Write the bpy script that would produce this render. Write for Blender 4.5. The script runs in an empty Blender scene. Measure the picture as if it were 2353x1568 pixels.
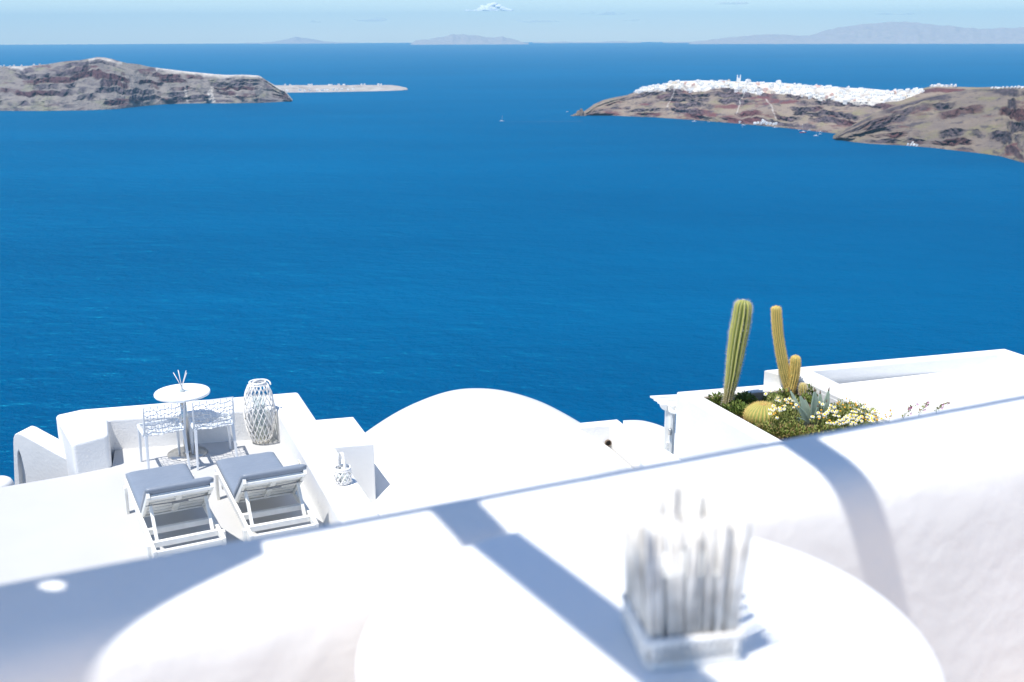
import bpy, bmesh, math, random
from mathutils import Vector, Matrix, noise

R = math.radians
random.seed(7)
scene = bpy.context.scene
COL = scene.collection

# ------------------------------------------------------------------ survey frame
EYE = 1.56                       # eye height above the upper terrace floor (z = 0)
SEA = EYE - 280.0                # sea level
FPX, CX, CY = 2500.0, 1176.5, 784.0
PITCH = math.atan((784 - 82) / FPX)
ROLL = R(0.19)

def ray(x, y):
    u, v = x - CX, -(y - CY)
    c, s = math.cos(ROLL), math.sin(ROLL)
    u, v = c * u + s * v, -s * u + c * v
    cp, sp = math.cos(PITCH), math.sin(PITCH)
    return Vector((u / FPX, cp + v / FPX * sp, -sp + v / FPX * cp))

def at(x, y, z):
    """point where the sight line of a measured direction meets the level z"""
    r = ray(x, y)
    return Vector((0, 0, EYE)) + r * ((z - EYE) / r.z)

# ------------------------------------------------------------------ camera
cam_d = bpy.data.cameras.new('camera')
cam = bpy.data.objects.new('camera', cam_d)
COL.objects.link(cam)
cam.location = (0, 0, EYE)
cam.rotation_euler = (Matrix.Rotation(math.pi / 2 - PITCH, 4, 'X') @ Matrix.Rotation(-ROLL, 4, 'Z')).to_euler()
cam_d.sensor_width = 36
cam_d.lens = 36 * FPX / 2353
cam_d.clip_start = 0.05
cam_d.clip_end = 250000
cam_d.dof.use_dof = True
cam_d.dof.focus_distance = 13.0
cam_d.dof.aperture_fstop = 2.7
scene.camera = cam

# ------------------------------------------------------------------ sky, sun, exposure
SUN_EL, SUN_AZ = 69.0, 47.0      # azimuth of travel of the light, to the right of the view
_k = 1 / math.tan(R(SUN_EL))
LDIR = Vector((_k * math.sin(R(SUN_AZ)), _k * math.cos(R(SUN_AZ)), -1.0))
world = bpy.data.worlds.new('World')
scene.world = world
world.use_nodes = True
wn = world.node_tree
sky = wn.nodes.new('ShaderNodeTexSky')
sky.sky_type = 'NISHITA'
sky.sun_disc = False
sky.sun_elevation = R(SUN_EL)
sky.sun_rotation = R(180 + SUN_AZ)
sky.altitude = 280
sky.air_density = 1.0
sky.dust_density = 0.0
sky.ozone_density = 6.5
bg = wn.nodes['Background']
bg.inputs[1].default_value = 0.130
wn.links.new(sky.outputs[0], bg.inputs[0])
sl = bpy.data.lights.new('sun', 'SUN')
sl.energy = 4.5
sl.angle = R(0.53)
sl.color = (1.0, 0.955, 0.885)
sun = bpy.data.objects.new('sun', sl)
COL.objects.link(sun)
sun.rotation_euler = LDIR.to_track_quat('-Z', 'Y').to_euler()
scene.view_settings.view_transform = 'Standard'
scene.view_settings.look = 'None'
scene.view_settings.exposure = 0.45
scene.view_settings.gamma = 1.0
scene.view_settings.use_curve_mapping = False
scene.render.engine = 'CYCLES'
scene.cycles.use_denoising = True
scene.cycles.max_bounces = 10
scene.cycles.diffuse_bounces = 5
scene.cycles.glossy_bounces = 3
scene.cycles.transmission_bounces = 8
scene.cycles.transparent_max_bounces = 40
scene.cycles.volume_bounces = 1
scene.cycles.caustics_reflective = False
scene.cycles.caustics_refractive = False

# ------------------------------------------------------------------ materials
MATS = {}
def mat(name, col, rough=0.6, spec=0.3, metal=0.0, var=None, vscale=5.0, bump=0.0, bscale=20.0, bdist=0.01, trans=0.0, coords='Object', detail=6.0):
    m = bpy.data.materials.new(name)
    m.use_nodes = True
    nt = m.node_tree
    b = nt.nodes['Principled BSDF']
    b.inputs['Base Color'].default_value = (*col, 1)
    b.inputs['Roughness'].default_value = rough
    b.inputs['Specular IOR Level'].default_value = spec
    b.inputs['Metallic'].default_value = metal
    b.inputs['Transmission Weight'].default_value = trans
    tc = None
    if var or bump:
        tc = nt.nodes.new('ShaderNodeTexCoord')
    if var:
        n = nt.nodes.new('ShaderNodeTexNoise')
        n.inputs['Scale'].default_value = vscale
        n.inputs['Detail'].default_value = detail
        nt.links.new(tc.outputs[coords], n.inputs['Vector'])
        rp = nt.nodes.new('ShaderNodeValToRGB')
        rp.color_ramp.elements[0].position = 0.35
        rp.color_ramp.elements[0].color = (*var, 1)
        rp.color_ramp.elements[1].position = 0.65
        rp.color_ramp.elements[1].color = (*col, 1)
        nt.links.new(n.outputs['Fac'], rp.inputs['Fac'])
        nt.links.new(rp.outputs['Color'], b.inputs['Base Color'])
    if bump:
        n2 = nt.nodes.new('ShaderNodeTexNoise')
        n2.inputs['Scale'].default_value = bscale
        n2.inputs['Detail'].default_value = 5
        nt.links.new(tc.outputs[coords], n2.inputs['Vector'])
        bp = nt.nodes.new('ShaderNodeBump')
        bp.inputs['Strength'].default_value = bump
        bp.inputs['Distance'].default_value = bdist
        nt.links.new(n2.outputs['Fac'], bp.inputs['Height'])
        nt.links.new(bp.outputs['Normal'], b.inputs['Normal'])
    MATS[name] = m
    return m

M_PLASTER = mat('white_plaster', (0.78, 0.778, 0.765), 0.85, 0.1, var=(0.74, 0.738, 0.725), vscale=3, bump=0.45, bscale=28, bdist=0.006)
M_PLASTER_ROUGH = mat('rough_white_plaster', (0.82, 0.815, 0.80), 0.85, 0.1, var=(0.78, 0.775, 0.765), vscale=2.5, bump=0.40, bscale=45, bdist=0.012)
M_NEARWALL = mat('near_wall_plaster', (0.85, 0.856, 0.842), 0.85, 0.1, var=(0.81, 0.816, 0.802), vscale=4, bump=0.45, bscale=15, bdist=0.010)
M_FLOOR = mat('painted_terrace_floor', (0.52, 0.52, 0.515), 0.45, 0.3, var=(0.495, 0.495, 0.492), vscale=1.1, bump=0.25, bscale=9, bdist=0.004)
M_UPFLOOR = mat('warm_upper_floor', (0.72, 0.57, 0.46), 0.8, 0.2, var=(0.67, 0.53, 0.43), vscale=2)
M_TABLE = mat('white_table_laminate', (0.86, 0.87, 0.87), 0.35, 0.35)
M_PLASTIC = mat('white_moulded_plastic', (0.68, 0.71, 0.74), 0.35, 0.4)
M_STEEL = mat('brushed_steel', (0.62, 0.60, 0.56), 0.28, 0.5, 1.0, bump=0.1, bscale=80, bdist=0.002)
M_WOODW = mat('white_painted_wood', (0.82, 0.82, 0.79), 0.5, 0.3, var=(0.74, 0.73, 0.69), vscale=9, bump=0.2, bscale=40, bdist=0.002)
M_CUSH = mat('blue_grey_cushion', (0.215, 0.250, 0.305), 0.42, 0.4, var=(0.20, 0.235, 0.29), vscale=6, bump=0.55, bscale=7, bdist=0.02)
M_CORD = mat('grey_cord', (0.22, 0.23, 0.25), 0.7)
M_WICKER = mat('whitewashed_wicker', (0.86, 0.85, 0.83), 0.7, 0.2, var=(0.79, 0.76, 0.72), vscale=30)
M_WICKBASE = mat('pale_wood_base', (0.62, 0.58, 0.50), 0.7)
def thin_glass(name, tint, gloss):
    m = bpy.data.materials.new(name); m.use_nodes = True
    nt = m.node_tree; nt.nodes.clear()
    out = nt.nodes.new('ShaderNodeOutputMaterial'); mx = nt.nodes.new('ShaderNodeMixShader')
    tr = nt.nodes.new('ShaderNodeBsdfTransparent'); tr.inputs[0].default_value = (*tint, 1)
    gl_ = nt.nodes.new('ShaderNodeBsdfGlossy'); gl_.inputs['Roughness'].default_value = 0.04
    mx.inputs[0].default_value = gloss
    nt.links.new(tr.outputs[0], mx.inputs[1]); nt.links.new(gl_.outputs[0], mx.inputs[2]); nt.links.new(mx.outputs[0], out.inputs['Surface'])
    return m
M_GLASS = thin_glass('clear_thin_glass', (0.90, 0.93, 0.93), 0.10)
M_FROST = mat('frosted_glass', (0.86, 0.89, 0.89), 0.35, 0.4, trans=0.25)
M_CANDLE = mat('cream_candle', (0.80, 0.76, 0.66), 0.6)
M_REED = mat('pale_reed', (0.80, 0.74, 0.70), 0.7)
M_STICK = mat('bleached_driftwood', (0.78, 0.775, 0.755), 0.8, 0.1, var=(0.58, 0.56, 0.53), vscale=35)
M_SOCKET = mat('ivory_socket', (0.55, 0.53, 0.45), 0.5)
M_DARK = mat('dark_void', (0.03, 0.028, 0.025), 0.9)
M_BROWNPIPE = mat('brown_pipe', (0.16, 0.12, 0.09), 0.8)
M_CONC = mat('raw_concrete', (0.42, 0.36, 0.28), 0.9, 0.1, var=(0.29, 0.24, 0.18), vscale=9, bump=0.5, bscale=30)
M_SOIL = mat('dry_soil', (0.17, 0.125, 0.085), 0.95, 0.05, var=(0.10, 0.075, 0.05), vscale=14, bump=1.0, bscale=40, bdist=0.03)
M_SPINE_W = mat('pale_spines', (0.60, 0.56, 0.48), 0.7)
M_SPINE_Y = mat('golden_spines', (0.82, 0.61, 0.22), 0.6)
M_AGAVE = mat('agave_leaf', (0.23, 0.31, 0.25), 0.5, 0.3, var=(0.30, 0.37, 0.29), vscale=14)
M_AGTIP = mat('agave_tip', (0.13, 0.09, 0.065), 0.6)
M_PETAL = mat('daisy_petal', (0.85, 0.85, 0.78), 0.6)
M_YOLK = mat('daisy_centre', (0.84, 0.56, 0.02), 0.6)
M_YOLK2 = mat('spent_daisy_centre', (0.62, 0.31, 0.03), 0.7)
M_PINK = mat('pink_petal', (0.50, 0.06, 0.28), 0.6)
M_CANVAS = mat('white_canvas', (0.80, 0.80, 0.78), 0.8)
M_ROOFW = mat('village_white', (0.82, 0.81, 0.78), 0.8)
M_ROOFC = mat('village_cream', (0.72, 0.62, 0.50), 0.8)
M_ROOFP = mat('village_pink', (0.70, 0.48, 0.40), 0.8)
M_BLUE = mat('dome_blue', (0.12, 0.28, 0.55), 0.5)
M_WIN = mat('dark_window', (0.10, 0.12, 0.16), 0.3)
M_HULLW = mat('white_hull', (0.82, 0.82, 0.82), 0.4)
M_HULLR = mat('red_hull', (0.62, 0.09, 0.09), 0.4)
M_MAST = mat('pale_mast', (0.72, 0.72, 0.72), 0.4)

def foliage_mat(name, c1, c2, c3):
    m = mat(name, c1, 0.55, 0.25)
    nt = m.node_tree
    b = nt.nodes['Principled BSDF']
    g = nt.nodes.new('ShaderNodeNewGeometry')
    rp = nt.nodes.new('ShaderNodeValToRGB')
    e = rp.color_ramp.elements
    e[0].color = (*c1, 1); e[1].color = (*c3, 1)
    k = e.new(0.5); k.color = (*c2, 1)
    nt.links.new(g.outputs['Random Per Island'], rp.inputs['Fac'])
    nt.links.new(rp.outputs['Color'], b.inputs['Base Color'])
    b.inputs['Subsurface Weight'].default_value = 0.0
    return m
M_LEAF = foliage_mat('daisy_foliage', (0.13, 0.17, 0.04), (0.26, 0.30, 0.08), (0.36, 0.36, 0.13))
M_LEAF2 = foliage_mat('succulent_foliage', (0.07, 0.12, 0.025), (0.14, 0.20, 0.04), (0.27, 0.30, 0.08))
M_LEAF3 = foliage_mat('reddish_ground_cover', (0.14, 0.20, 0.04), (0.28, 0.32, 0.08), (0.38, 0.24, 0.12))

def cactus_mat(name, ridge, valley, wood, ribs, wood_h):
    """ribbed stem: coloured by the 'rib' attribute of the stem and corky towards the foot"""
    m = mat(name, ridge, 0.6, 0.2)
    nt = m.node_tree
    b = nt.nodes['Principled BSDF']
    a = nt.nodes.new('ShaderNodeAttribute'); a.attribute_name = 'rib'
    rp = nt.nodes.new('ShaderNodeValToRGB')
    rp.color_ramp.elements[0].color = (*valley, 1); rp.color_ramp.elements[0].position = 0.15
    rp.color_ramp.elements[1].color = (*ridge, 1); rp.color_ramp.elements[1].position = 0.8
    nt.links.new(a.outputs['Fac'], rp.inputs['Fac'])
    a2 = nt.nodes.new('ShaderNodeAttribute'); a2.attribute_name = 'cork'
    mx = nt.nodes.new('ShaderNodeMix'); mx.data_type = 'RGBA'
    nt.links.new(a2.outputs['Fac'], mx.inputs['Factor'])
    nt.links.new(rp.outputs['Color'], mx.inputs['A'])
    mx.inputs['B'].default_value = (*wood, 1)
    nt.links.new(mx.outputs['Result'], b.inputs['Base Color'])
    return m
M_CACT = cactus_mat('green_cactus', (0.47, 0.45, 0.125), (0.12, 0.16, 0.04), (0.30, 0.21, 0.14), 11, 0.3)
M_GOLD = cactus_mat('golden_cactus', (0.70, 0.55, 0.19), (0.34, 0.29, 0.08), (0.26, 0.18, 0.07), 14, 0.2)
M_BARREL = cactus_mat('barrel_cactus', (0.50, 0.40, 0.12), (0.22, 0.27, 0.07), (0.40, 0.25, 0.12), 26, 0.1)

# ------------------------------------------------------------------ helpers
def tag(o, label=None, cat=None, group=None, kind=None):
    if label: o['label'] = label
    if cat: o['category'] = cat
    if group: o['group'] = group
    if kind: o['kind'] = kind
    return o

def obj(name, bm, m, parent=None, smooth=False, bevel=0.0, seg=3, loc=None, rotz=0.0):
    me = bpy.data.meshes.new(name)
    bmesh.ops.recalc_face_normals(bm, faces=bm.faces)
    bm.to_mesh(me); bm.free()
    for mm in (m if isinstance(m, (list, tuple)) else [m]):
        me.materials.append(mm)
    if smooth:
        for p in me.polygons: p.use_smooth = True
    o = bpy.data.objects.new(name, me)
    COL.objects.link(o)
    if parent: o.parent = parent
    if loc is not None: o.location = loc
    o.rotation_euler.z = rotz
    if bevel:
        md = o.modifiers.new('edge', 'BEVEL')
        md.width = bevel; md.segments = seg; md.limit_method = 'ANGLE'; md.angle_limit = R(28)
    return o

def empty(name, loc, rotz=0.0):
    o = bpy.data.objects.new(name, None)
    COL.objects.link(o)
    o.location = loc; o.rotation_euler.z = rotz
    o.empty_display_size = 0.1
    return o

def box(bm, c, s, rot=None, mi=0):
    M = Matrix.Translation(c)
    if rot is not None: M = M @ rot.to_4x4()
    r = bmesh.ops.create_cube(bm, size=1.0, matrix=M @ Matrix.Diagonal((s[0], s[1], s[2], 1)))
    if mi:
        for f in {f for v in r['verts'] for f in v.link_faces}: f.material_index = mi
    return r['verts']

def beam(bm, a, b, w, h, up=Vector((0, 0, 1)), w2=None, h2=None, mi=0):
    """rectangular bar from a to b, tapering to w2 x h2"""
    a, b = Vector(a), Vector(b)
    d = (b - a).normalized()
    if abs(d.dot(up)) > 0.97: up = Vector((0, 1, 0))
    x = d.cross(up).normalized(); y = x.cross(d).normalized()
    w2 = w if w2 is None else w2; h2 = h if h2 is None else h2
    v = [bm.verts.new(a + x * sx * w / 2 + y * sy * h / 2) for sx, sy in ((-1, -1), (1, -1), (1, 1), (-1, 1))]
    v += [bm.verts.new(b + x * sx * w2 / 2 + y * sy * h2 / 2) for sx, sy in ((-1, -1), (1, -1), (1, 1), (-1, 1))]
    for f in ((0, 1, 2, 3), (7, 6, 5, 4), (0, 4, 5, 1), (1, 5, 6, 2), (2, 6, 7, 3), (3, 7, 4, 0)):
        bm.faces.new([v[i] for i in f]).material_index = mi

def tube(bm, pts, r, n=6, mi=0, closed=False, r2=None):
    pts = [Vector(p) for p in pts]
    rings = []
    N = len(pts)
    for i, p in enumerate(pts):
        if closed: d = pts[(i + 1) % N] - pts[i - 1]
        else: d = pts[min(i + 1, N - 1)] - pts[max(i - 1, 0)]
        d.normalize()
        up = Vector((0, 0, 1)) if abs(d.z) < 0.9 else Vector((0.3, 1, 0))
        x = d.cross(up).normalized(); y = x.cross(d)
        rr = r if r2 is None else r + (r2 - r) * i / (N - 1)
        rings.append([bm.verts.new(p + x * rr * math.cos(2 * math.pi * k / n) + y * rr * math.sin(2 * math.pi * k / n)) for k in range(n)])
    for i in range(N if closed else N - 1):
        A, B = rings[i], rings[(i + 1) % N]
        for k in range(n):
            f = bm.faces.new((A[k], A[(k + 1) % n], B[(k + 1) % n], B[k])); f.material_index = mi; f.smooth = True
    if not closed:
        bm.faces.new(rings[0][::-1]).material_index = mi; bm.faces.new(rings[-1]).material_index = mi

def lathe(bm, prof, n=32, c=(0, 0, 0), mi=0, cap=True):
    c = Vector(c)
    rings = []
    for r, z in prof:
        rings.append([bm.verts.new(c + Vector((r * math.cos(2 * math.pi * k / n), r * math.sin(2 * math.pi * k / n), z))) for k in range(n)])
    for A, B in zip(rings, rings[1:]):
        for k in range(n):
            f = bm.faces.new((A[k], A[(k + 1) % n], B[(k + 1) % n], B[k])); f.material_index = mi; f.smooth = True
    if cap:
        bm.faces.new(rings[0][::-1]).material_index = mi; bm.faces.new(rings[-1]).material_index = mi

def prism(bm, poly, z0, z1, mi=0):
    """closed wall on a plan outline; z1 may be a number or one height per corner"""
    zt = z1 if isinstance(z1, (list, tuple)) else [z1] * len(poly)
    lo = [bm.verts.new((p[0], p[1], z0)) for p in poly]
    hi = [bm.verts.new((p[0], p[1], z)) for p, z in zip(poly, zt)]
    n = len(poly)
    bm.faces.new(lo[::-1]).material_index = mi
    bm.faces.new(hi).material_index = mi
    for i in range(n):
        bm.faces.new((lo[i], lo[(i + 1) % n], hi[(i + 1) % n], hi[i])).material_index = mi

def ext(p, d, t): return (p[0] + d[0] * t, p[1] + d[1] * t)
def interp(tab, x):
    if x <= tab[0][0]: return tab[0][1]
    for (a, b), (c, d) in zip(tab, tab[1:]):
        if x <= c: return b + (d - b) * (x - a) / (c - a)
    return tab[-1][1]

# ================================================================== THE SETTING
# ------------------------------------------------------------------ sea
m = bpy.data.materials.new('deep_sea'); m.use_nodes = True
nt = m.node_tree; b = nt.nodes['Principled BSDF']
b.inputs['Base Color'].default_value = (0.0005, 0.052, 0.150, 1)
b.inputs['Roughness'].default_value = 0.22
b.inputs['IOR'].default_value = 1.33
b.inputs['Specular IOR Level'].default_value = 0.0
geo = nt.nodes.new('ShaderNodeNewGeometry')
def wave(scale, sx, sy, rot, detail):
    mp = nt.nodes.new('ShaderNodeMapping'); mp.inputs['Scale'].default_value = (sx, sy, 1); mp.inputs['Rotation'].default_value = (0, 0, R(rot))
    nt.links.new(geo.outputs['Position'], mp.inputs['Vector'])
    n = nt.nodes.new('ShaderNodeTexNoise'); n.inputs['Scale'].default_value = scale; n.inputs['Detail'].default_value = detail; n.inputs['Roughness'].default_value = 0.6
    nt.links.new(mp.outputs[0], n.inputs['Vector']); return n.outputs['Fac']
def mth(op, a, c):
    q = nt.nodes.new('ShaderNodeMath'); q.operation = op
    for i, v in ((0, a), (1, c)):
        if isinstance(v, (int, float)): q.inputs[i].default_value = v
        else: nt.links.new(v, q.inputs[i])
    return q.outputs[0]
w1 = wave(0.035, 0.55, 1.0, 12, 6)
w2 = wave(0.006, 0.5, 1.0, -8, 4)
w3 = wave(0.16, 0.6, 1.0, 20, 3)
hsum = mth('ADD', mth('ADD', mth('MULTIPLY', w1, 1.0), mth('MULTIPLY', w2, 1.6)), mth('MULTIPLY', w3, 0.30))
bp = nt.nodes.new('ShaderNodeBump'); bp.inputs['Strength'].default_value = 0.9; bp.inputs['Distance'].default_value = 11.0
nt.links.new(hsum, bp.inputs['Height']); nt.links.new(bp.outputs['Normal'], b.inputs['Normal'])
w4 = wave(0.0016, 0.35, 1.0, 6, 5)     # slicks and wind lanes: the water's own colour varies a little
rp = nt.nodes.new('ShaderNodeValToRGB')
rp.color_ramp.elements[0].position = 0.36; rp.color_ramp.elements[0].color = (0.0, 0.064, 0.168, 1)
rp.color_ramp.elements[1].position = 0.66; rp.color_ramp.elements[1].color = (0.0, 0.086, 0.212, 1)
nt.links.new(w4, rp.inputs['Fac']); nt.links.new(rp.outputs['Color'], b.inputs['Base Color'])
glb = nt.nodes.new('ShaderNodeBsdfGlossy'); glb.inputs['Color'].default_value = (0.02, 0.60, 0.86, 1); glb.inputs['Roughness'].default_value = 0.32
nt.links.new(bp.outputs['Normal'], glb.inputs['Normal'])
mxs = nt.nodes.new('ShaderNodeMixShader'); fre = nt.nodes.new('ShaderNodeFresnel'); fre.inputs['IOR'].default_value = 1.33
nt.links.new(mth('MULTIPLY', fre.outputs[0], 0.36), mxs.inputs[0])
nt.links.new(b.outputs[0], mxs.inputs[1]); nt.links.new(glb.outputs[0], mxs.inputs[2]); nt.links.new(mxs.outputs[0], nt.nodes['Material Output'].inputs['Surface'])
M_SEA = m
bm = bmesh.new()
bm.faces.new([bm.verts.new((48000 * math.cos(2 * math.pi * k / 256), 48000 * math.sin(2 * math.pi * k / 256), 0)) for k in range(256)])
tag(obj('sea', bm, M_SEA, loc=(0, 0, SEA)), 'deep blue sea stretching to the horizon', 'sea', kind='structure')

# ------------------------------------------------------------------ rock material for the headlands
def rock_mat(name, tan, grey, dark, red, top, red_amt=0.55, haze_top=0.86):
    m = bpy.data.materials.new(name); m.use_nodes = True
    nt = m.node_tree; b = nt.nodes['Principled BSDF']
    b.inputs['Roughness'].default_value = 0.95; b.inputs['Specular IOR Level'].default_value = 0.05
    g = nt.nodes.new('ShaderNodeNewGeometry')
    def nz(scale, sz, detail=6, off=0.0):
        mp = nt.nodes.new('ShaderNodeMapping'); mp.inputs['Scale'].default_value = (1, 1, sz); mp.inputs['Location'].default_value = (off, off, off)
        nt.links.new(g.outputs['Position'], mp.inputs['Vector'])
        n = nt.nodes.new('ShaderNodeTexNoise'); n.inputs['Scale'].default_value = scale; n.inputs['Detail'].default_value = detail; n.inputs['Roughness'].default_value = 0.62
        nt.links.new(mp.outputs[0], n.inputs['Vector']); return n.outputs['Fac']
    def ramp(f, p0, p1, c0=(0, 0, 0), c1=(1, 1, 1)):
        r = nt.nodes.new('ShaderNodeValToRGB')
        r.color_ramp.elements[0].position = p0; r.color_ramp.elements[0].color = (*c0, 1)
        r.color_ramp.elements[1].position = p1; r.color_ramp.elements[1].color = (*c1, 1)
        nt.links.new(f, r.inputs['Fac']); return r.outputs['Color']
    def mix(f, a, c):
        x = nt.nodes.new('ShaderNodeMix'); x.data_type = 'RGBA'
        nt.links.new(f, x.inputs['Factor'])
        for k, v in (('A', a), ('B', c)):
            if isinstance(v, tuple): x.inputs[k].default_value = (*v, 1)
            else: nt.links.new(v, x.inputs[k])
        return x.outputs['Result']
    sep = nt.nodes.new('ShaderNodeSeparateXYZ'); nt.links.new(g.outputs['True Normal'], sep.inputs[0])
    base = ramp(nz(0.007, 2.0, 7), 0.36, 0.64, grey, tan)
    green = mix(ramp(nz(0.012, 1.5, 6, 900), 0.52, 0.70), base, (tan[0] * 0.78, tan[1] * 0.88, tan[2] * 0.66))
    redm = mix(ramp(nz(0.0048, 6.0, 8, 350), red_amt, red_amt + 0.07), green, red)
    def attr(nm):
        a = nt.nodes.new('ShaderNodeAttribute'); a.attribute_name = nm; return a.outputs['Fac']
    d2 = ramp(nz(0.03, 3.0, 9, 640), 0.54, 0.62, (0, 0, 0), (0.8, 0.8, 0.8))
    drk = mix(d2, redm, (dark[0] * 1.5, dark[1] * 1.45, dark[2] * 1.45))
    rockc = mix(ramp(nz(0.05, 2.0, 8, 77), 0.40, 0.62), dark, (dark[0] * 2.4, dark[1] * 2.2, dark[2] * 2.1))
    rockc = mix(attr('redrock'), rockc, mix(ramp(nz(0.06, 1.5, 8, 33), 0.35, 0.65), red, (red[0] * 0.55, red[1] * 0.55, red[2] * 0.6)))
    drk = mix(attr('cliff'), drk, rockc)
    at_ = nt.nodes.new('ShaderNodeAttribute'); at_.attribute_name = 'crest'
    tp = mix(at_.outputs['Fac'], drk, top)
    nt.links.new(tp, b.inputs['Base Color'])
    n = nz(0.05, 2.0, 8, 50)
    bp = nt.nodes.new('ShaderNodeBump'); bp.inputs['Strength'].default_value = 1.0; bp.inputs['Distance'].default_value = 11.0
    nt.links.new(n, bp.inputs['Height']); nt.links.new(bp.outputs['Normal'], b.inputs['Normal'])
    return m
M_ROCK_L = rock_mat('pale_volcanic_cliff', (0.27, 0.240, 0.215), (0.195, 0.175, 0.172), (0.062, 0.056, 0.068), (0.130, 0.072, 0.080), (0.58, 0.54, 0.49), 0.56)
M_ROCK_R = rock_mat('red_volcanic_cliff', (0.30, 0.240, 0.185), (0.220, 0.175, 0.150), (0.070, 0.059, 0.068), (0.160, 0.070, 0.072), (0.70, 0.67, 0.61), 0.52)
M_ROCK_N = rock_mat('brown_volcanic_slope', (0.255, 0.205, 0.155), (0.165, 0.136, 0.124), (0.050, 0.043, 0.050), (0.120, 0.060, 0.058), (0.26, 0.21, 0.16), 0.58)
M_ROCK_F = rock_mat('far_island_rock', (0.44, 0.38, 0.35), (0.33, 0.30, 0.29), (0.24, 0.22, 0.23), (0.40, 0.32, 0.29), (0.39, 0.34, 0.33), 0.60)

class Land:
    """sheet of ground from the waterline up a cliff to its crest and down the far side"""
    def __init__(s, name, label, m, water, crest, setback, x0, x1, n, rows, back, amp, seed, power=0.85, steps=3, crest_col=None):
        s.water, s.crest, s.setback, s.seed, s.amp, s.power, s.steps, s.back = water, crest, setback, seed, amp, power, steps, back
        bm = bmesh.new(); lay = bm.verts.layers.float.new('crest'); lc_ = bm.verts.layers.float.new('cliff'); lr_ = bm.verts.layers.float.new('redrock')
        grid = []
        for i in range(n + 1):
            x = x0 + (x1 - x0) * i / n
            colv = []
            for j in range(rows + 13):
                v = j / rows
                p = s.pt(x, v)
                q = bm.verts.new(p)
                c = crest_col(x, v) if crest_col else 0.0
                q[lay] = max(0, min(1, c))
                if v <= 1:
                    cl, led, fr_, kind = s.strata(s.base(x)[0], v)
                    q[lc_] = cl; q[lr_] = max(0, min(1, (kind - 0.05) * 5))
                colv.append(q)
            grid.append(colv)
        for i in range(n):
            for j in range(rows + 12):
                bm.faces.new((grid[i][j], grid[i + 1][j], grid[i + 1][j + 1], grid[i][j + 1])).smooth = False
        s.o = tag(obj(name, bm, m), label, 'headland', kind='structure')
    def base(s, x):
        pw = at(x, interp(s.water, x), SEA)
        rad = Vector((pw.x, pw.y, 0)).normalized()
        back = interp(s.setback, x)
        hp = Vector((pw.x, pw.y, 0)) + rad * back
        r = ray(x, interp(s.crest, x))
        zt = EYE + r.z * hp.length / math.hypot(r.x, r.y)
        return pw, rad, back, zt
    def strata(s, pw, v):
        """position in the rock layers: cliff strength 0-1 and rock kind"""
        X, Y, S_ = pw.x, pw.y, s.seed
        wob = 0.8 * noise.noise(Vector((X * 0.0035, Y * 0.0035, S_))) + 0.45 * noise.noise(Vector((X * 0.012, Y * 0.012, S_ + v * 2))) + 0.22 * noise.noise(Vector((X * 0.05, Y * 0.05, S_ + v * 9)))
        st = s.steps * 2.6 * v + wob
        k = math.floor(st); fr_ = st - k
        here = noise.noise(Vector((X * 0.0075, Y * 0.0075, k * 3.7 + S_))) + 0.35 * noise.noise(Vector((X * 0.03, Y * 0.03, k * 1.9 + S_))) + 0.15
        led = max(0.0, min(1.0, here * 3.2))
        if v < 0.03 or v > 0.97: led *= 0.3
        cl = max(0, min(1, (fr_ - 0.30) / 0.08)) * max(0, min(1, (0.86 - fr_) / 0.10)) * led
        kind = noise.noise(Vector((X * 0.0022, Y * 0.0022, k * 0.9 + S_ * 2)))
        return cl, led, fr_, kind
    def pt(s, x, v):
        pw, rad, back, zt = s.base(x)
        H = zt - SEA
        if v <= 1:
            n1 = noise.fractal(Vector((pw.x * 0.004, pw.y * 0.004, v * 1.3 + s.seed)), 1.0, 2.1, 6)
            g = abs(noise.noise(Vector((pw.x * 0.011 + pw.y * 0.004 + 0.35 * v, s.seed * 3.1, v * 0.6))))
            g2 = noise.noise(Vector((pw.x * 0.03 + 0.5 * v, s.seed * 1.7 + pw.y * 0.02, v * 4)))
            g3 = noise.noise(Vector((pw.x * 0.09, pw.y * 0.09, v * 30)))
            cl, led, fr_, kind = s.strata(pw, v)
            pr = v ** s.power
            e = min(1, 5 * v) * min(1, 6 * (1 - v))
            h = SEA + H * pr + e * (n1 * 0.10 * H + g2 * 0.03 * H)
            ramp_ = max(0, min(1, (fr_ - 0.30) / 0.5))
            h += e * led * H / (s.steps * 2.6) * 1.25 * (ramp_ - fr_)
            off = back * v + e * (s.amp * (0.55 * n1 - 1.1 * (0.5 - g) + 0.25 * g2) + 9 * g3 * (0.35 + cl) + led * back / (s.steps * 2.6) * 0.45 * (fr_ - ramp_))
            z = max(h, SEA - 2) if v > 0 else SEA - 2
        else:
            t = (v - 1) * 5
            off = back + s.back * t * t * 0.35 + s.back * t * 0.2
            z = zt - (H + 3) * min(1, (0.02 * t + 0.16 * t * t)) if t < 2.4 else SEA - 3
            z += 4 * noise.noise(Vector((pw.x * 0.01, pw.y * 0.01, t * 2)))
            z = max(z, SEA - 3)
        q = Vector((pw.x, pw.y, 0)) + rad * off
        return Vector((q.x, q.y, z))

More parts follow.
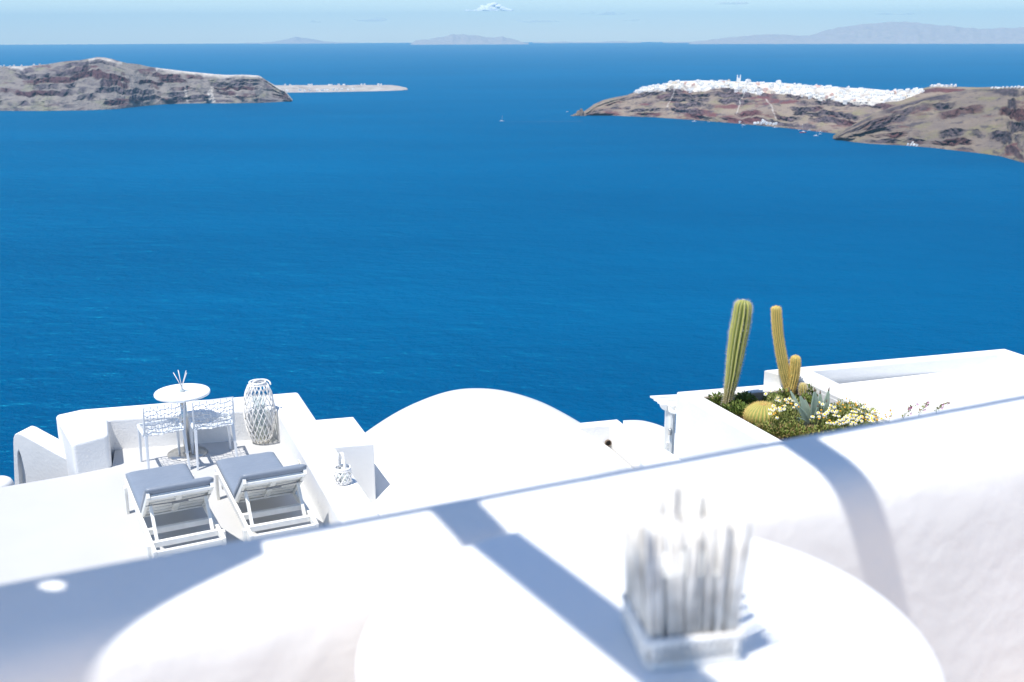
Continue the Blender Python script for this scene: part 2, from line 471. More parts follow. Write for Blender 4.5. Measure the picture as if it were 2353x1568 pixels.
def ther_crest(x, v):
    n1 = noise.fractal(Vector((x * 0.03, v * 6, 1)), 1, 2, 5); n2 = noise.noise(Vector((x * 0.13, v * 16, 4)))
    c = 0.0
    if x > 365: c = 1.15 * max(0, 1 - abs(v - 1.0) * 6.5) + 0.5 * n1 + 0.35 * n2 - 0.12
    elif 215 < x < 290: c = 0.8 * max(0, 1 - abs(v - 0.97) * 12) + 0.5 * n1 + 0.3 * n2 - 0.1
    elif x < 130: c = 0.6 * max(0, 1 - abs(v - 1.0) * 7) + 0.6 * n1 + 0.3 * n2 - 0.1
    if v < 0.80 or v > 1.3: c = 0
    fan = 3 + 13 * max(0, 0.45 - v)                      # pale scree fan running down to the water
    if 0.02 < v < 0.55 and abs(x - 487 - 6 * n1) < fan: c = 0.55 + 0.5 * n2
    if 0.05 < v < 0.5 and abs(x - 430 - 5 * n1) < 2.5: c = 0.35 + 0.3 * n2
    return c
ther = Land('island_headland', 'grey brown volcanic island with pale crest on the left', M_ROCK_L,
    [(-420, 262), (0, 255), (100, 255.5), (200, 254), (270, 251), (330, 244), (380, 240), (450, 238), (520, 238), (600, 237), (640, 235), (668, 233), (672, 232.5)],
    [(-420, 172), (-100, 158), (0, 153), (60, 153), (120, 148), (150, 143), (200, 138), (235, 132), (252, 134), (270, 137), (300, 145), (330, 150), (360, 155), (420, 163), (480, 169), (520, 173), (560, 172), (598, 174), (606, 178), (620, 188), (640, 200), (655, 208), (664, 220), (672, 231)],
    [(-420, 560), (0, 520), (235, 520), (330, 440), (450, 300), (600, 230), (655, 120), (672, 20)],
    -420, 672, 640, 92, 500, 105, 3.0, 0.9, 3,
    ther_crest)
lower = [(1455, 0.88), (1480, 0.82), (1520, 0.78), (1560, 0.74), (1600, 0.70), (1640, 0.76), (1690, 0.70), (1720, 0.64), (1760, 0.74), (1800, 0.74), (1860, 0.70), (1900, 0.62), (1960, 0.56), (2000, 0.56), (2040, 0.66), (2080, 0.78), (2112, 0.92)]
def oia_crest(x, v):
    """whitewashed yards and terraces between the village houses, and pale paths down the cliff"""
    n1 = noise.fractal(Vector((x * 0.05, v * 9, 7)), 1, 2, 4)
    c = 0.0
    if 1462 < x < 2110:
        lo = interp(lower, x)
        if lo + 0.02 < v < 1.06: c = 0.86 + 0.7 * n1
    for px_, va, vb, sl in ((1540, 0.25, 0.85, 34), (1700, 0.2, 0.7, 30), (1762, 0.15, 0.6, -60)):
        if va < v < vb and abs(x - px_ - sl * (v - 0.5) - 3 * n1) < 1.2: c = max(c, 0.42)
    return c
oia = Land('village_headland', 'long red and tan volcanic headland carrying the white village', M_ROCK_R,
    [(1338, 264), (1350, 265), (1400, 266), (1500, 270), (1590, 276), (1700, 285), (1800, 294), (1880, 303), (1925, 308), (2000, 315), (2500, 345), (2700, 352)],
    [(1338, 263), (1352, 254), (1365, 243), (1385, 233), (1410, 226), (1440, 219), (1462, 209), (1480, 202), (1520, 195), (1545, 187), (1600, 186), (1700, 188), (1800, 193), (1900, 199), (1960, 204), (2040, 210), (2100, 206), (2120, 201), (2140, 198), (2200, 200), (2250, 201), (2300, 200), (2400, 198), (2500, 196)],
    [(1338, 10), (1352, 60), (1400, 160), (1480, 260), (1560, 340), (1700, 360), (1900, 380), (2500, 420), (2700, 430)],
    1338, 2700, 740, 92, 420, 70, 11.0, 0.85, 3,
    oia_crest)
nearh = Land('near_headland', 'dark brown lava slope in front of the village headland', M_ROCK_N,
    [(1914, 317), (1922, 320.5), (1960, 327), (2000, 331), (2080, 335), (2140, 340), (2200, 347), (2260, 354), (2300, 360), (2353, 375), (2500, 410), (2750, 480), (3050, 575)],
    [(1914, 316), (1924, 310), (1945, 296), (1970, 280), (2000, 263), (2040, 247), (2080, 234), (2120, 222), (2180, 210), (2240, 204), (2300, 202), (2360, 200), (2500, 196), (2750, 188), (3050, 170)],
    [(1914, 5), (1924, 30), (1945, 90), (2000, 210), (2120, 420), (2250, 520), (2500, 600), (3050, 620)],
    1914, 3050, 760, 100, 260, 80, 23.0, 0.95, 2.3)

# low spit beyond the left island
spit = Land('low_spit', 'low flat pale spit of land beyond the left island', M_ROCK_L,
    [(600, 213), (680, 213), (760, 212), (840, 210.5), (900, 209), (925, 208), (937, 207)],
    [(600, 197), (640, 197), (720, 196.5), (840, 196), (900, 197), (918, 199), (930, 203), (937, 206.5)],
    [(600, 500), (640, 500), (900, 420), (925, 160), (937, 10)],
    600, 937, 150, 24, 120, 6, 31.0, 0.25, 1, lambda x, v: 0.55 + 0.3 * noise.noise(Vector((x * 0.05, v * 6, 3))))

# rock islet off the point
bm = bmesh.new()
c0 = at(1330, 266, SEA)
for i in range(14):
    t = i / 13
    a = at(1316 + 28 * t, 266 + 0.6 * math.sin(i * 2.1), SEA)
    h = (6 + 20 * math.exp(-((t - 0.62) / 0.22) ** 2)) * (0.85 + 0.3 * random.random()) * (0.35 if t < 0.15 else 1)
    bmesh.ops.create_icosphere(bm, subdivisions=2, radius=1, matrix=Matrix.Translation((a.x - c0.x, a.y - c0.y + random.uniform(-8, 8), 0)) @ Matrix.Diagonal((5.5 + 4 * random.random(), 9, h, 1)))
for v in bm.verts: v.co += Vector((noise.noise(v.co * 0.25), noise.noise(v.co * 0.25 + Vector((9, 0, 0))), noise.noise(v.co * 0.3 + Vector((0, 7, 0))))) * 2.6
lay = bm.verts.layers.float.new('crest')
for v in bm.verts: v[lay] = 0.6 if 1.0 < v.co.z < 6 and noise.noise(v.co * 0.12) > 0.12 else 0.0
tag(obj('rock_islet', bm, M_ROCK_N, loc=c0), 'jagged dark rock islet just off the headland point', 'islet', kind='structure')

# far islands on the horizon
def far_island(label, x0, x1, dist, prof, seed, amp=3):
    bm = bmesh.new(); n = 150; rows = 14; grid = []
    lay = bm.verts.layers.float.new('crest')
    for i in range(n + 1):
        x = x0 + (x1 - x0) * i / n
        r = ray(x, 60); rad = Vector((r.x, r.y, 0)).normalized()
        y = interp(prof, x) + amp * noise.fractal(Vector((x * 0.035, seed, 0)), 1, 2, 5) * min(1, min(i, n - i) / 12)
        D2 = dist + 2600
        rt = ray(x, y)
        zt = max(EYE + rt.z * D2 / math.hypot(rt.x, rt.y), SEA + 4)
        cv = []
        for j in range(rows + 3):
            v = j / rows
            if v <= 1:
                d = dist + 2600 * v + 420 * noise.fractal(Vector((x * 0.05, v * 2.2, seed)), 1, 2, 4) * (1 - v) * min(1, 4 * v)
                z = SEA - 3 + (zt - SEA + 3) * min(1, v ** 0.8 + 0.16 * noise.fractal(Vector((x * 0.06, v * 3, seed + 5)), 1, 2, 4) * min(1, 6 * v * (1 - v)))
            else:
                d = dist + 2600 + 2500 * (v - 1) * rows; z = zt - (zt - SEA) * 0.6 * (v - 1) * rows
            cv.append(bm.verts.new((rad.x * d, rad.y * d, z)))
        grid.append(cv)
    for i in range(n):
        for j in range(rows + 2):
            bm.faces.new((grid[i][j], grid[i + 1][j], grid[i + 1][j + 1], grid[i][j + 1])).smooth = True
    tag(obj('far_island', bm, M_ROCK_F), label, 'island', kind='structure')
far_island('long hazy mountain island on the horizon at the right', 1585, 2700, 36000, [(1585, 97), (1640, 91), (1700, 84), (1760, 79), (1815, 80), (1850, 84), (1900, 70), (1950, 60), (2010, 53), (2080, 50), (2140, 56), (2200, 62), (2260, 67), (2310, 65), (2400, 60), (2550, 74), (2700, 96)], 2.0)
far_island('hazy hump backed island on the horizon under the cloud', 942, 1215, 37000, [(942, 101), (955, 93), (985, 89), (1010, 86), (1040, 80), (1070, 79), (1110, 85), (1135, 87), (1155, 83), (1180, 91), (1215, 101)], 6.0)
far_island('low thin hazy islet right of the hump backed island', 1225, 1475, 42000, [(1225, 100), (1260, 97), (1300, 96), (1345, 98), (1400, 95.5), (1440, 95), (1475, 100)], 9.0, 1)
far_island('tiny hazy rock on the horizon before the long island', 1525, 1585, 41000, [(1525, 99.5), (1545, 96), (1565, 97), (1585, 99.5)], 12.0, 0.5)
far_island('faintest hazy cone island on the horizon towards the left', 560, 820, 45000, [(560, 101), (620, 97), (660, 90), (680, 85), (705, 88), (740, 95), (820, 101)], 15.0, 1)

# caldera slope below the houses, from the terraces down to the water
bm = bmesh.new(); grid = []
lay = bm.verts.layers.float.new('crest')
for i in range(41):
    x = -300 + 600 * i / 40
    cv = []
    for j in range(31):
        t = j / 30
        y = 15.0 + 330 * t if j else 2.0
        z = -9 - (265 + 8) * t ** 0.85 if j else -4.6
        k = min(1, max(0, (abs(x) - 12) / 40) + t * 4)
        z += k * 9 * noise.fractal(Vector((x * 0.02, y * 0.02, 4)), 1, 2, 5) - 0.3
        if abs(x) > 20: z -= min(6, (abs(x) - 20) * 0.05)
        cv.append(bm.verts.new((x, y, max(z, SEA - 4))))
    grid.append(cv)
for i in range(40):
    for j in range(30): bm.faces.new((grid[i][j], grid[i + 1][j], grid[i + 1][j + 1], grid[i][j + 1]))
tag(obj('hillside', bm, M_ROCK_N), 'steep brown slope falling from the terraces to the sea', 'hillside', kind='structure')

# ------------------------------------------------------------------ near terrace: floor, parapet
W_O = Vector((-0.001, 1.878, 0)); W_D = Vector((0.911, 0.412, 0)).normalized(); W_N = Vector((W_D.y, -W_D.x, 0))
def wl(s, i, z): return W_O + W_D * s + W_N * i + Vector((0, 0, z))
bm = bmesh.new()
bm.faces.new([bm.verts.new(p) for p in (wl(-5, 0.12, 0), wl(-5, 7, 0), wl(7, 7, 0), wl(7, 0.12, 0))])
tag(obj('upper_terrace_floor', bm, M_UPFLOOR), 'warm tinted floor of the upper terrace', 'floor', kind='structure')
prof = [(-0.03, -4.2), (-0.03, 0.3), (-0.028, 0.69), (-0.021, 0.722), (-0.008, 0.740), (0.004, 0.7455), (0.02, 0.7445), (0.04, 0.7405), (0.06, 0.7355), (0.08, 0.7305), (0.10, 0.7245), (0.115, 0.718), (0.13, 0.7085), (0.142, 0.697), (0.151, 0.684), (0.158, 0.668), (0.163, 0.648), (0.167, 0.62), (0.169, 0.58), (0.17, 0.52), (0.17, 0.42), (0.17, 0.3), (0.17, 0.15), (0.17, -0.1)]
bm = bmesh.new(); rows = []
for k in range(301):
    s = -3.0 + 8.0 * k / 300
    row = []
    for i, z in prof:
        a = 0.004 * noise.noise(Vector((s * 2.2, z * 3, 1))) + 0.0018 * noise.noise(Vector((s * 9, z * 11, 5)))
        row.append(bm.verts.new(wl(s, i + a * (1 if i > 0.1 else 0.2), z + a * 0.4)))
    rows.append(row)
for A, B in zip(rows, rows[1:]):
    for j in range(len(prof) - 1): bm.faces.new((A[j], B[j], B[j + 1], A[j + 1])).smooth = True
tag(obj('rounded_parapet_wall', bm, M_NEARWALL), 'thick white plaster parapet with rounded top across the foreground', 'wall')

# ------------------------------------------------------------------ lower terrace
ZF = EYE - 4.72                   # lower terrace floor
ZW = ZF + 0.40                    # top of its parapet
A0 = Vector((-4.561, 11.548)); A1 = Vector((-4.897, 11.334)); A2 = Vector((-5.433, 12.22)); A3 = Vector((-5.20, 12.42))
B0 = Vector((-4.765, 12.09)); C0 = Vector((-2.865, 12.46)); C1 = Vector((-2.70, 13.06)); SD = Vector((0.371, -0.929))
bm = bmesh.new()
prism(bm, [(-11.0, 8.15), (-5.58, 10.98), A1, A0, (-4.75, 12.2), (-2.8, 12.55), (-0.6, 6.95), (-1.2, 4.0), (-11, 4)], ZF - 0.6, ZF)
tag(obj('lower_terrace_floor', bm, M_FLOOR), 'pale grey painted floor of the lower terrace', 'floor', kind='structure')
bm = bmesh.new()
pl = [A1, A0, B0, C0, C0 + SD * 6.0, C1 + SD * 6.6, C1, A3, A2]
prism(bm, [tuple(p) for p in pl], ZF - 3.5, [ZF + 0.37, ZF + 0.41, ZW, ZW, ZW, ZW, ZW, ZW, ZW])
tag(obj('lower_terrace_parapet', bm, M_PLASTER_ROUGH, bevel=0.045, seg=5), 'low white plaster parapet around the lower terrace with the sunbeds', 'wall')

# stair wall with a niche, left of the terrace
bm = bmesh.new()
PW = Vector((-5.9, 12.0)); PD = Vector((0.97, -0.25)).normalized(); PN = Vector((-PD.y, PD.x))
def on_wall(cx_, cy_):            # measured outline point -> point on the stair wall's face
    r = ray(cx_ / 4.48 / 1.7408, (1650 + cy_ / 4.48) / 1.7408)
    t = (PW.dot(PN)) / (r.x * PN.x + r.y * PN.y)
    return Vector((r.x * t, r.y * t, EYE + r.z * t))
outl = [(262, 1500), (232, 560), (236, 460), (262, 395), (310, 372), (390, 398), (520, 470), (700, 568), (1000, 735), (1330, 905), (1330, 1500), (505, 1500), (478, 1295), (440, 1075), (400, 900), (370, 780), (337, 690), (322, 730), (318, 800), (325, 950), (345, 1150), (370, 1500)]
P = [on_wall(*q) for q in outl]
bk = Vector((PN.x, PN.y, 0)) * 0.27
f0 = [bm.verts.new(p) for p in P]; f1 = [bm.verts.new(p + bk) for p in P]
bm.faces.new(f0); bm.faces.new(f1[::-1])
for i in range(len(P)): bm.faces.new((f0[i], f0[(i + 1) % len(P)], f1[(i + 1) % len(P)], f1[i]))
# back of the niche
nb = [bm.verts.new(on_wall(*q) + bk * 0.22) for q in ((300, 640), (540, 1100), (540, 1500), (300, 1500))]
nb2 = [bm.verts.new(v.co + bk * 0.2) for v in nb]
bm.faces.new(nb); bm.faces.new(nb2[::-1])
for i in range(4): bm.faces.new((nb[i], nb[(i + 1) % 4], nb2[(i + 1) % 4], nb2[i]))
tag(obj('stair_wall', bm, M_PLASTER, bevel=0.07, seg=6), 'sloping white stair wall with rounded top and narrow arched niche', 'wall')
bm = bmesh.new()
pb = at(12, 1124, ZF)
lathe(bm, [(0.15, -1.5), (0.15, 0.03), (0.145, 0.07), (0.125, 0.105), (0.09, 0.128), (0.045, 0.138), (0.004, 0.14)], 24)
tag(obj('rounded_wall_post', bm, M_PLASTER, loc=pb + Vector((-0.17, 0.22, -0.10))), 'white rounded post top at the left end of the terrace', 'post')

# white block beside the terrace wall
bm = bmesh.new()
prism(bm, [(-2.30, 11.93), (-1.863, 12.04), (-1.515, 11.16), (-1.95, 11.06)], ZF - 2.2, ZF + 0.425)
tag(obj('plaster_block', bm, M_PLASTER, bevel=0.012, seg=2), 'square white plaster block between terrace wall and vaulted roof', 'wall')

# barrel vaulted roof
VA = 0.319; VC = Vector((math.cos(VA), math.sin(VA), 0)); VX = Vector((math.sin(VA), -math.cos(VA), 0))
def vault(name, label, c, zb, w, rise, p, length, nseg=64, u0=-1.0):
    bm = bmesh.new(); rows = []
    for k in range(25):
        t = length * k / 24
        row = [bm.verts.new(c + VC * w * u0 + VX * t + Vector((0, 0, zb - 3)))]
        for i in range(nseg + 1):
            u = u0 + (1 - u0) * i / nseg
            h = rise * (1 - abs(u) ** p) + 0.010 * noise.noise(Vector((u * 3, t * 1.0, 2)))
            row.append(bm.verts.new(c + VC * w * u + VX * t + Vector((0, 0, zb + h))))
        row.append(bm.verts.new(c + VC * w + VX * t + Vector((0, 0, zb - 3))))
        rows.append(row)
    for A, B in zip(rows, rows[1:]):
        for i in range(len(A) - 1): bm.faces.new((A[i], B[i], B[i + 1], A[i + 1])).smooth = True
    bm.faces.new(rows[0][::-1]); bm.faces.new(rows[-1])
    return tag(obj(name, bm, M_PLASTER), label, 'roof', kind='thing')
vault('vaulted_house', 'large smooth white barrel vaulted roof in the middle', Vector((-0.614, 13.31, 0)), EYE - 5.05, 1.646, 0.677, 1.853, 6.5)
vc2 = at(1432, 966.5, EYE - 4.75)
vault('small_vaulted_house', 'small white vaulted roof behind the drain parapet', Vector((vc2.x, vc2.y, 0)), EYE - 5.17, 0.95, 0.42, 2.0, 2.2, u0=0.0)
# flat roof with parapet and drain, right of the vault
zc = EYE - 4.75
q1, q2, q3, q4 = at(1300, 974.5, zc), at(1419, 963.2, zc), at(1404.5, 975.6, zc), at(1300, 984.5, zc)
bm = bmesh.new()
e1 = q2 + VX * 3.2 + VC * 0.02; e2 = q3 + VX * 3.1
prism(bm, [q1.xy, q2.xy, e1.xy, e2.xy, q3.xy, q4.xy], zc - 3.0, zc)
fr = tag(obj('drain_parapet', bm, M_PLASTER_ROUGH, bevel=0.02), 'white roof parapet with a round drain hole beside the vault', 'wall')
bm = bmesh.new()
prism(bm, [(q4 - VC * 0.3).xy, (q3 + VC * 0.05).xy, (e2 + VC * 0.05).xy, (e2 - VC * 1.6).xy], zc - 1.0, zc - 0.42)
obj('recessed_roof', bm, M_PLASTER, fr)
# drain pipe mouth
face = (q3 - q4).normalized(); fn = Vector((face.y, -face.x, 0))
r = ray(1396.5, 1017.5); t = (q3.x * fn.x + q3.y * fn.y) / (r.x * fn.x + r.y * fn.y); hp = Vector((r.x * t, r.y * t, EYE + r.z * t))
bm = bmesh.new(); tube(bm, [hp - fn * 0.05, hp + fn * 0.03], 0.042, 18)
for f in [f for f in bm.faces if len(f.verts) > 4]: bm.faces.remove(f)
md = obj('drain_pipe', bm, M_BROWNPIPE, fr).modifiers.new('t', 'SOLIDIFY'); md.thickness = 0.006
bm = bmesh.new(); tube(bm, [hp + fn * 0.004, hp + fn * 0.008], 0.036, 18)
obj('drain_mouth', bm, M_DARK, fr)

# lower roof between the vault and the planter
bm = bmesh.new()
prism(bm, [(0.9, 13.2), (2.2, 13.5), (4.2, 6.0), (1.0, 5.0), (0.2, 9.5)], EYE - 6.5, EYE - 5.3)
tag(obj('lower_roof', bm, M_PLASTER), 'flat white roof between the vault and the planter', 'roof', kind='structure')

# ------------------------------------------------------------------ planter and right-hand roof
ZP = EYE - 3.46
PD2 = Vector((0.375, -0.927))
oc = Vector((1.652, 10.416)); ic = Vector((1.89, 10.292)); br = Vector((2.93, 10.53)); bo = Vector((3.0, 10.74))
bm = bmesh.new()
prism(bm, [tuple(p) for p in (oc, bo, br, ic, ic + PD2 * 5, oc + PD2 * 5)], ZP - 2.4, ZP)
planter = tag(obj('planter_wall', bm, M_PLASTER, bevel=0.022, seg=4), 'white plaster planter wall around the cactus bed', 'planter')
bm = bmesh.new()
prism(bm, [tuple(p) for p in (ic + Vector((0.0, -0.012)), br + Vector((0.0, -0.012)), br + Vector((0, -0.03)), ic + Vector((0.015, -0.03)))], ZP - 0.5, ZP - 0.012)
prism(bm, [tuple(p) for p in (ic + Vector((0.004, -0.03)), ic + Vector((0.016, -0.03)), ic + PD2 * 5 + Vector((0.016, 0)), ic + PD2 * 5 + Vector((0.004, 0)))], ZP - 0.5, ZP - 0.014)
obj('concrete_liner', bm, M_CONC, planter)
bm = bmesh.new(); grid = []
for i in range(31):
    cv = []
    for j in range(61):
        a = ic.lerp(br, i / 30 * 1.06 - 0.02) + PD2 * (5 * j / 60)
        cv.append(bm.verts.new((a.x, a.y, ZP - 0.085 + 0.05 * noise.fractal(Vector((a.x * 3, a.y * 3, 0)), 1, 2, 4))))
    grid.append(cv)
for i in range(30):
    for j in range(60): bm.faces.new((grid[i][j], grid[i + 1][j], grid[i + 1][j + 1], grid[i][j + 1])).smooth = True
tag(obj('planter_soil', bm, M_SOIL), 'dry brown soil in the planter', 'soil', kind='structure')

ZR = EYE - 3.30; ZRF = EYE - 3.45
ra = Vector((2.573, 10.63)); rb = Vector((5.364, 11.384)); ri = Vector((3.06, 10.605)); rj = Vector((5.223, 11.19))
bm = bmesh.new()
prism(bm, [tuple(p) for p in (ra, Vector((3.0, 10.53)), Vector((3.0, 10.53)) + PD2 * 5, Vector((3.13, 10.56)) + PD2 * 5, ri, rj, rj + PD2 * 5, rb + PD2 * 5.2, rb)], ZR - 2.6,
      [ZR, ZR - 0.10, ZR - 0.13, ZR - 0.13, ZR, ZR, ZR, ZR, ZR])
roofp = tag(obj('roof_parapet', bm, M_PLASTER, bevel=0.014, seg=3), 'low white parapet around the flat roof at the right', 'wall')
bm = bmesh.new()
prism(bm, [tuple(p) for p in (ri + Vector((-0.05, -0.1)), rj + Vector((0.05, 0.05)), rj + PD2 * 5, Vector((3.0, 10.4)) + PD2 * 5)], ZRF - 2.0, ZRF)
tag(obj('flat_roof', bm, M_PLASTER), 'flat white roof beside the cactus planter', 'roof', kind='structure')

# ------------------------------------------------------------------ pergola over the upper terrace (shades the near wall)
perg = tag(empty('pergola', wl(0, 0.2, 0)), 'white timber pergola over the upper terrace casting striped shadows', 'pergola')
def loc(p): return Vector(p) - perg.location
ZB = 2.25
bm = bmesh.new(); beam(bm, loc(wl(-3.4, 0.158, ZB + 0.05)), loc(wl(4.6, 0.158, ZB + 0.05)), 0.10, 0.10); obj('beam', bm, M_WOODW, perg)
RD = Vector((0.504, -0.864, 0))
zt = EYE - 0.82
r1 = (at(1071, 1246.5, zt) + at(1192, 1223.6, zt)) / 2
r2 = Vector((0.591, 2.141, zt))
step = (r2 - r1) - RD * ((r2 - r1).dot(RD))
for k in range(0, 5):
    b0 = r1 + step * k - LDIR * ((ZB + 0.14) - zt)
    s_wall = (W_O - b0).dot(W_N) / RD.dot(W_N)
    bm = bmesh.new(); beam(bm, loc(b0 + RD * (s_wall - 0.05)), loc(b0 + RD * (s_wall + 4.2)), 0.066, 0.08); obj('rafter', bm, M_WOODW, perg)
for s_, i_ in ((-3.3, 0.12), (4.5, 0.12), (-3.3, 3.6), (4.5, 3.6)):
    bm = bmesh.new(); beam(bm, loc(wl(s_, i_, 0)), loc(wl(s_, i_, ZB)), 0.1, 0.1); obj('post', bm, M_WOODW, perg)
bm = bmesh.new(); beam(bm, loc(wl(-3.4, 3.6, ZB + 0.05)), loc(wl(4.6, 3.6, ZB + 0.05)), 0.10, 0.10); obj('beam', bm, M_WOODW, perg)

# six-sided parasol left of the table (shades the left of the near wall)
ZC = 1.9
v0 = Vector((-0.735, 1.329, ZC))
cen = Vector((v0.x - 1.1 * 0.966, v0.y + 1.1 * 0.259, 0))
pa = tag(empty('parasol', (cen.x, cen.y, 0)), 'white six sided parasol shading the left of the parapet', 'parasol')
rel = Vector((v0.x - cen.x, v0.y - cen.y))
hexv = [Vector((*(Matrix.Rotation(k * math.pi / 3, 2) @ rel), ZC)) for k in range(6)]
apex = Vector((0, 0, ZC + 0.28))
hole_w = Vector((-0.702, 1.531, 0.744))
hl = hole_w - LDIR * (ZC + 0.08 - 0.742) - Vector((cen.x, cen.y, 0))
for k in range(6):
    a, b_ = hexv[k], hexv[(k + 1) % 6]
    bm = bmesh.new()
    n_ = (a - apex).cross(b_ - apex).normalized()
    inside = all(((q - p).cross(Vector((hl.x, hl.y, 0)) - Vector((p.x, p.y, 0)))).z > 0 for p, q in ((a, b_), (b_, apex), (apex, a)))
    if inside:
        hz = apex.z - (n_.x * (hl.x - apex.x) + n_.y * (hl.y - apex.y)) / n_.z
        hc = Vector((hl.x, hl.y, hz))
        tv = [bm.verts.new(p) for p in (a, b_, apex)]
        es = [bm.edges.new((tv[i], tv[(i + 1) % 3])) for i in range(3)]
        x_ = Vector((1, 0, -n_.x / n_.z)); y_ = Vector((0, 1, -n_.y / n_.z))
        hv = [bm.verts.new(hc + x_ * 0.021 * math.cos(t * math.pi / 8) + y_ * 0.010 * math.sin(t * math.pi / 8)) for t in range(16)]
        es += [bm.edges.new((hv[i], hv[(i + 1) % 16])) for i in range(16)]
        bmesh.ops.triangle_fill(bm, edges=es, use_beauty=True)
    else:
        bm.faces.new([bm.verts.new(p) for p in (a, b_, apex)])
    obj('canopy_panel', bm, M_CANVAS, pa)
    bm = bmesh.new(); beam(bm, apex - Vector((0, 0, 0.02)), a * 0.99 - Vector((0, 0, 0.012)), 0.015, 0.012); obj('rib', bm, M_WOODW, pa)
bm = bmesh.new(); tube(bm, [(0, 0, 0), (0, 0, ZC + 0.3)], 0.022, 12); obj('pole', bm, M_WOODW, pa)
bm = bmesh.new(); lathe(bm, [(0.24, 0), (0.24, 0.05), (0.05, 0.08), (0.04, 0.3)], 24); obj('foot', bm, M_CONC, pa)
# ================================================================== OBJECTS
def copy_tree(o, parent=None):
    c = o.copy(); COL.objects.link(c)
    if parent: c.parent = parent
    for ch in o.children: copy_tree(ch, c)
    return c

# ------------------------------------------------------------------ perforated chairs
def make_chair():
    t = empty('perforated_chair', (0, 0, 0))
    # shell: seat and back are one pierced sheet
    path = []
    for k in range(60):
        s_ = k / 59
        if s_ < 0.46:
            q = s_ / 0.46; y = 0.225 - 0.40 * q; z = 0.455 - 0.018 * math.sin(q * math.pi) + 0.004 * q
        elif s_ < 0.56:
            q = (s_ - 0.46) / 0.10; a = q * R(78); y = -0.175 - 0.055 * math.sin(a); z = 0.459 + 0.055 * (1 - math.cos(a))
        else:
            q = (s_ - 0.56) / 0.44; y = -0.229 - 0.075 * q; z = 0.503 + 0.317 * q
        path.append(Vector((0, y, z)))
    def shell(u, v):
        f = max(0, min(58.999, v * 59)); i = int(f); p = path[i].lerp(path[i + 1], f - i)
        w = 0.225 if v < 0.5 else 0.225 - 0.012 * (v - 0.5)
        dish = 0.018 * (1 - (2 * u - 1) ** 2)
        n_ = Vector((0, 0, -1)) if v < 0.48 else Vector((0, -1, 0.1))
        return Vector(((2 * u - 1) * w, 0, 0)) + p + n_ * dish
    rnd = random.Random(4)
    bm = bmesh.new(); n, m_ = 6, 13; V = {}
    def vert(j, k):
        if (j, k) not in V:
            u, v = k / (2 * n), j / m_
            if 0 < k < 2 * n: u += rnd.uniform(-0.030, 0.030)
            if 0 < j < m_: v += rnd.uniform(-0.018, 0.018) + 0.014 * (1 if (k + j) % 2 else -1)
            V[(j, k)] = bm.verts.new(shell(u, v))
        return V[(j, k)]
    for j in range(m_):
        k = 0 if j % 2 == 0 else -1
        while k < 2 * n:
            a, b_ = max(0, k), min(2 * n, k + 2)
            lo = [vert(j, q) for q in range(a, b_ + 1)]; hi = [vert(j + 1, q) for q in range(b_, a - 1, -1)]
            bm.faces.new(lo + hi); k += 2
    o = obj('pierced_shell', bm, M_PLASTIC, t)
    md = o.modifiers.new('ribs', 'WIREFRAME'); md.thickness = 0.015; md.use_even_offset = False; md.use_boundary = True
    for sx in (-1, 1):
        bm = bmesh.new(); beam(bm, (0.205 * sx, -0.215, 0.47), (0.222 * sx, -0.275, 0), 0.034, 0.04, w2=0.022, h2=0.026); obj('leg', bm, M_PLASTIC, t, bevel=0.004, seg=2)
        bm = bmesh.new(); beam(bm, (0.21 * sx, 0.205, 0.455), (0.216 * sx, 0.245, 0), 0.034, 0.04, w2=0.022, h2=0.026); obj('leg', bm, M_PLASTIC, t, bevel=0.004, seg=2)
        bm = bmesh.new(); beam(bm, (0.217 * sx, 0.225, 0.448), (0.213 * sx, -0.20, 0.448), 0.022, 0.034); obj('seat_rail', bm, M_PLASTIC, t, bevel=0.004, seg=2)
        bm = bmesh.new(); beam(bm, (0.214 * sx, -0.212, 0.46), (0.219 * sx, -0.304, 0.82), 0.016, 0.028, w2=0.012, h2=0.02); obj('back_upright', bm, M_PLASTIC, t, bevel=0.003, seg=2)
    bm = bmesh.new(); beam(bm, (-0.219, -0.303, 0.817), (0.219, -0.303, 0.817), 0.014, 0.010); obj('top_rail', bm, M_PLASTIC, t)
    bm = bmesh.new(); beam(bm, (-0.212, 0.226, 0.448), (0.212, 0.226, 0.448), 0.02, 0.032); obj('front_rail', bm, M_PLASTIC, t)
    return t
ch = make_chair()
ch.location = (-3.975, 11.60, ZF + 0.001); ch.rotation_euler.z = R(28)
tag(ch, 'white pierced plastic chair nearer the pillar, left of the table column', 'chair', 'pair of pierced chairs at the bar table')
c2 = copy_tree(ch)
c2.location = (-3.455, 11.79, ZF + 0.001); c2.rotation_euler.z = R(22.5)
tag(c2, 'white pierced plastic chair nearer the tall wicker lantern', 'chair', 'pair of pierced chairs at the bar table')

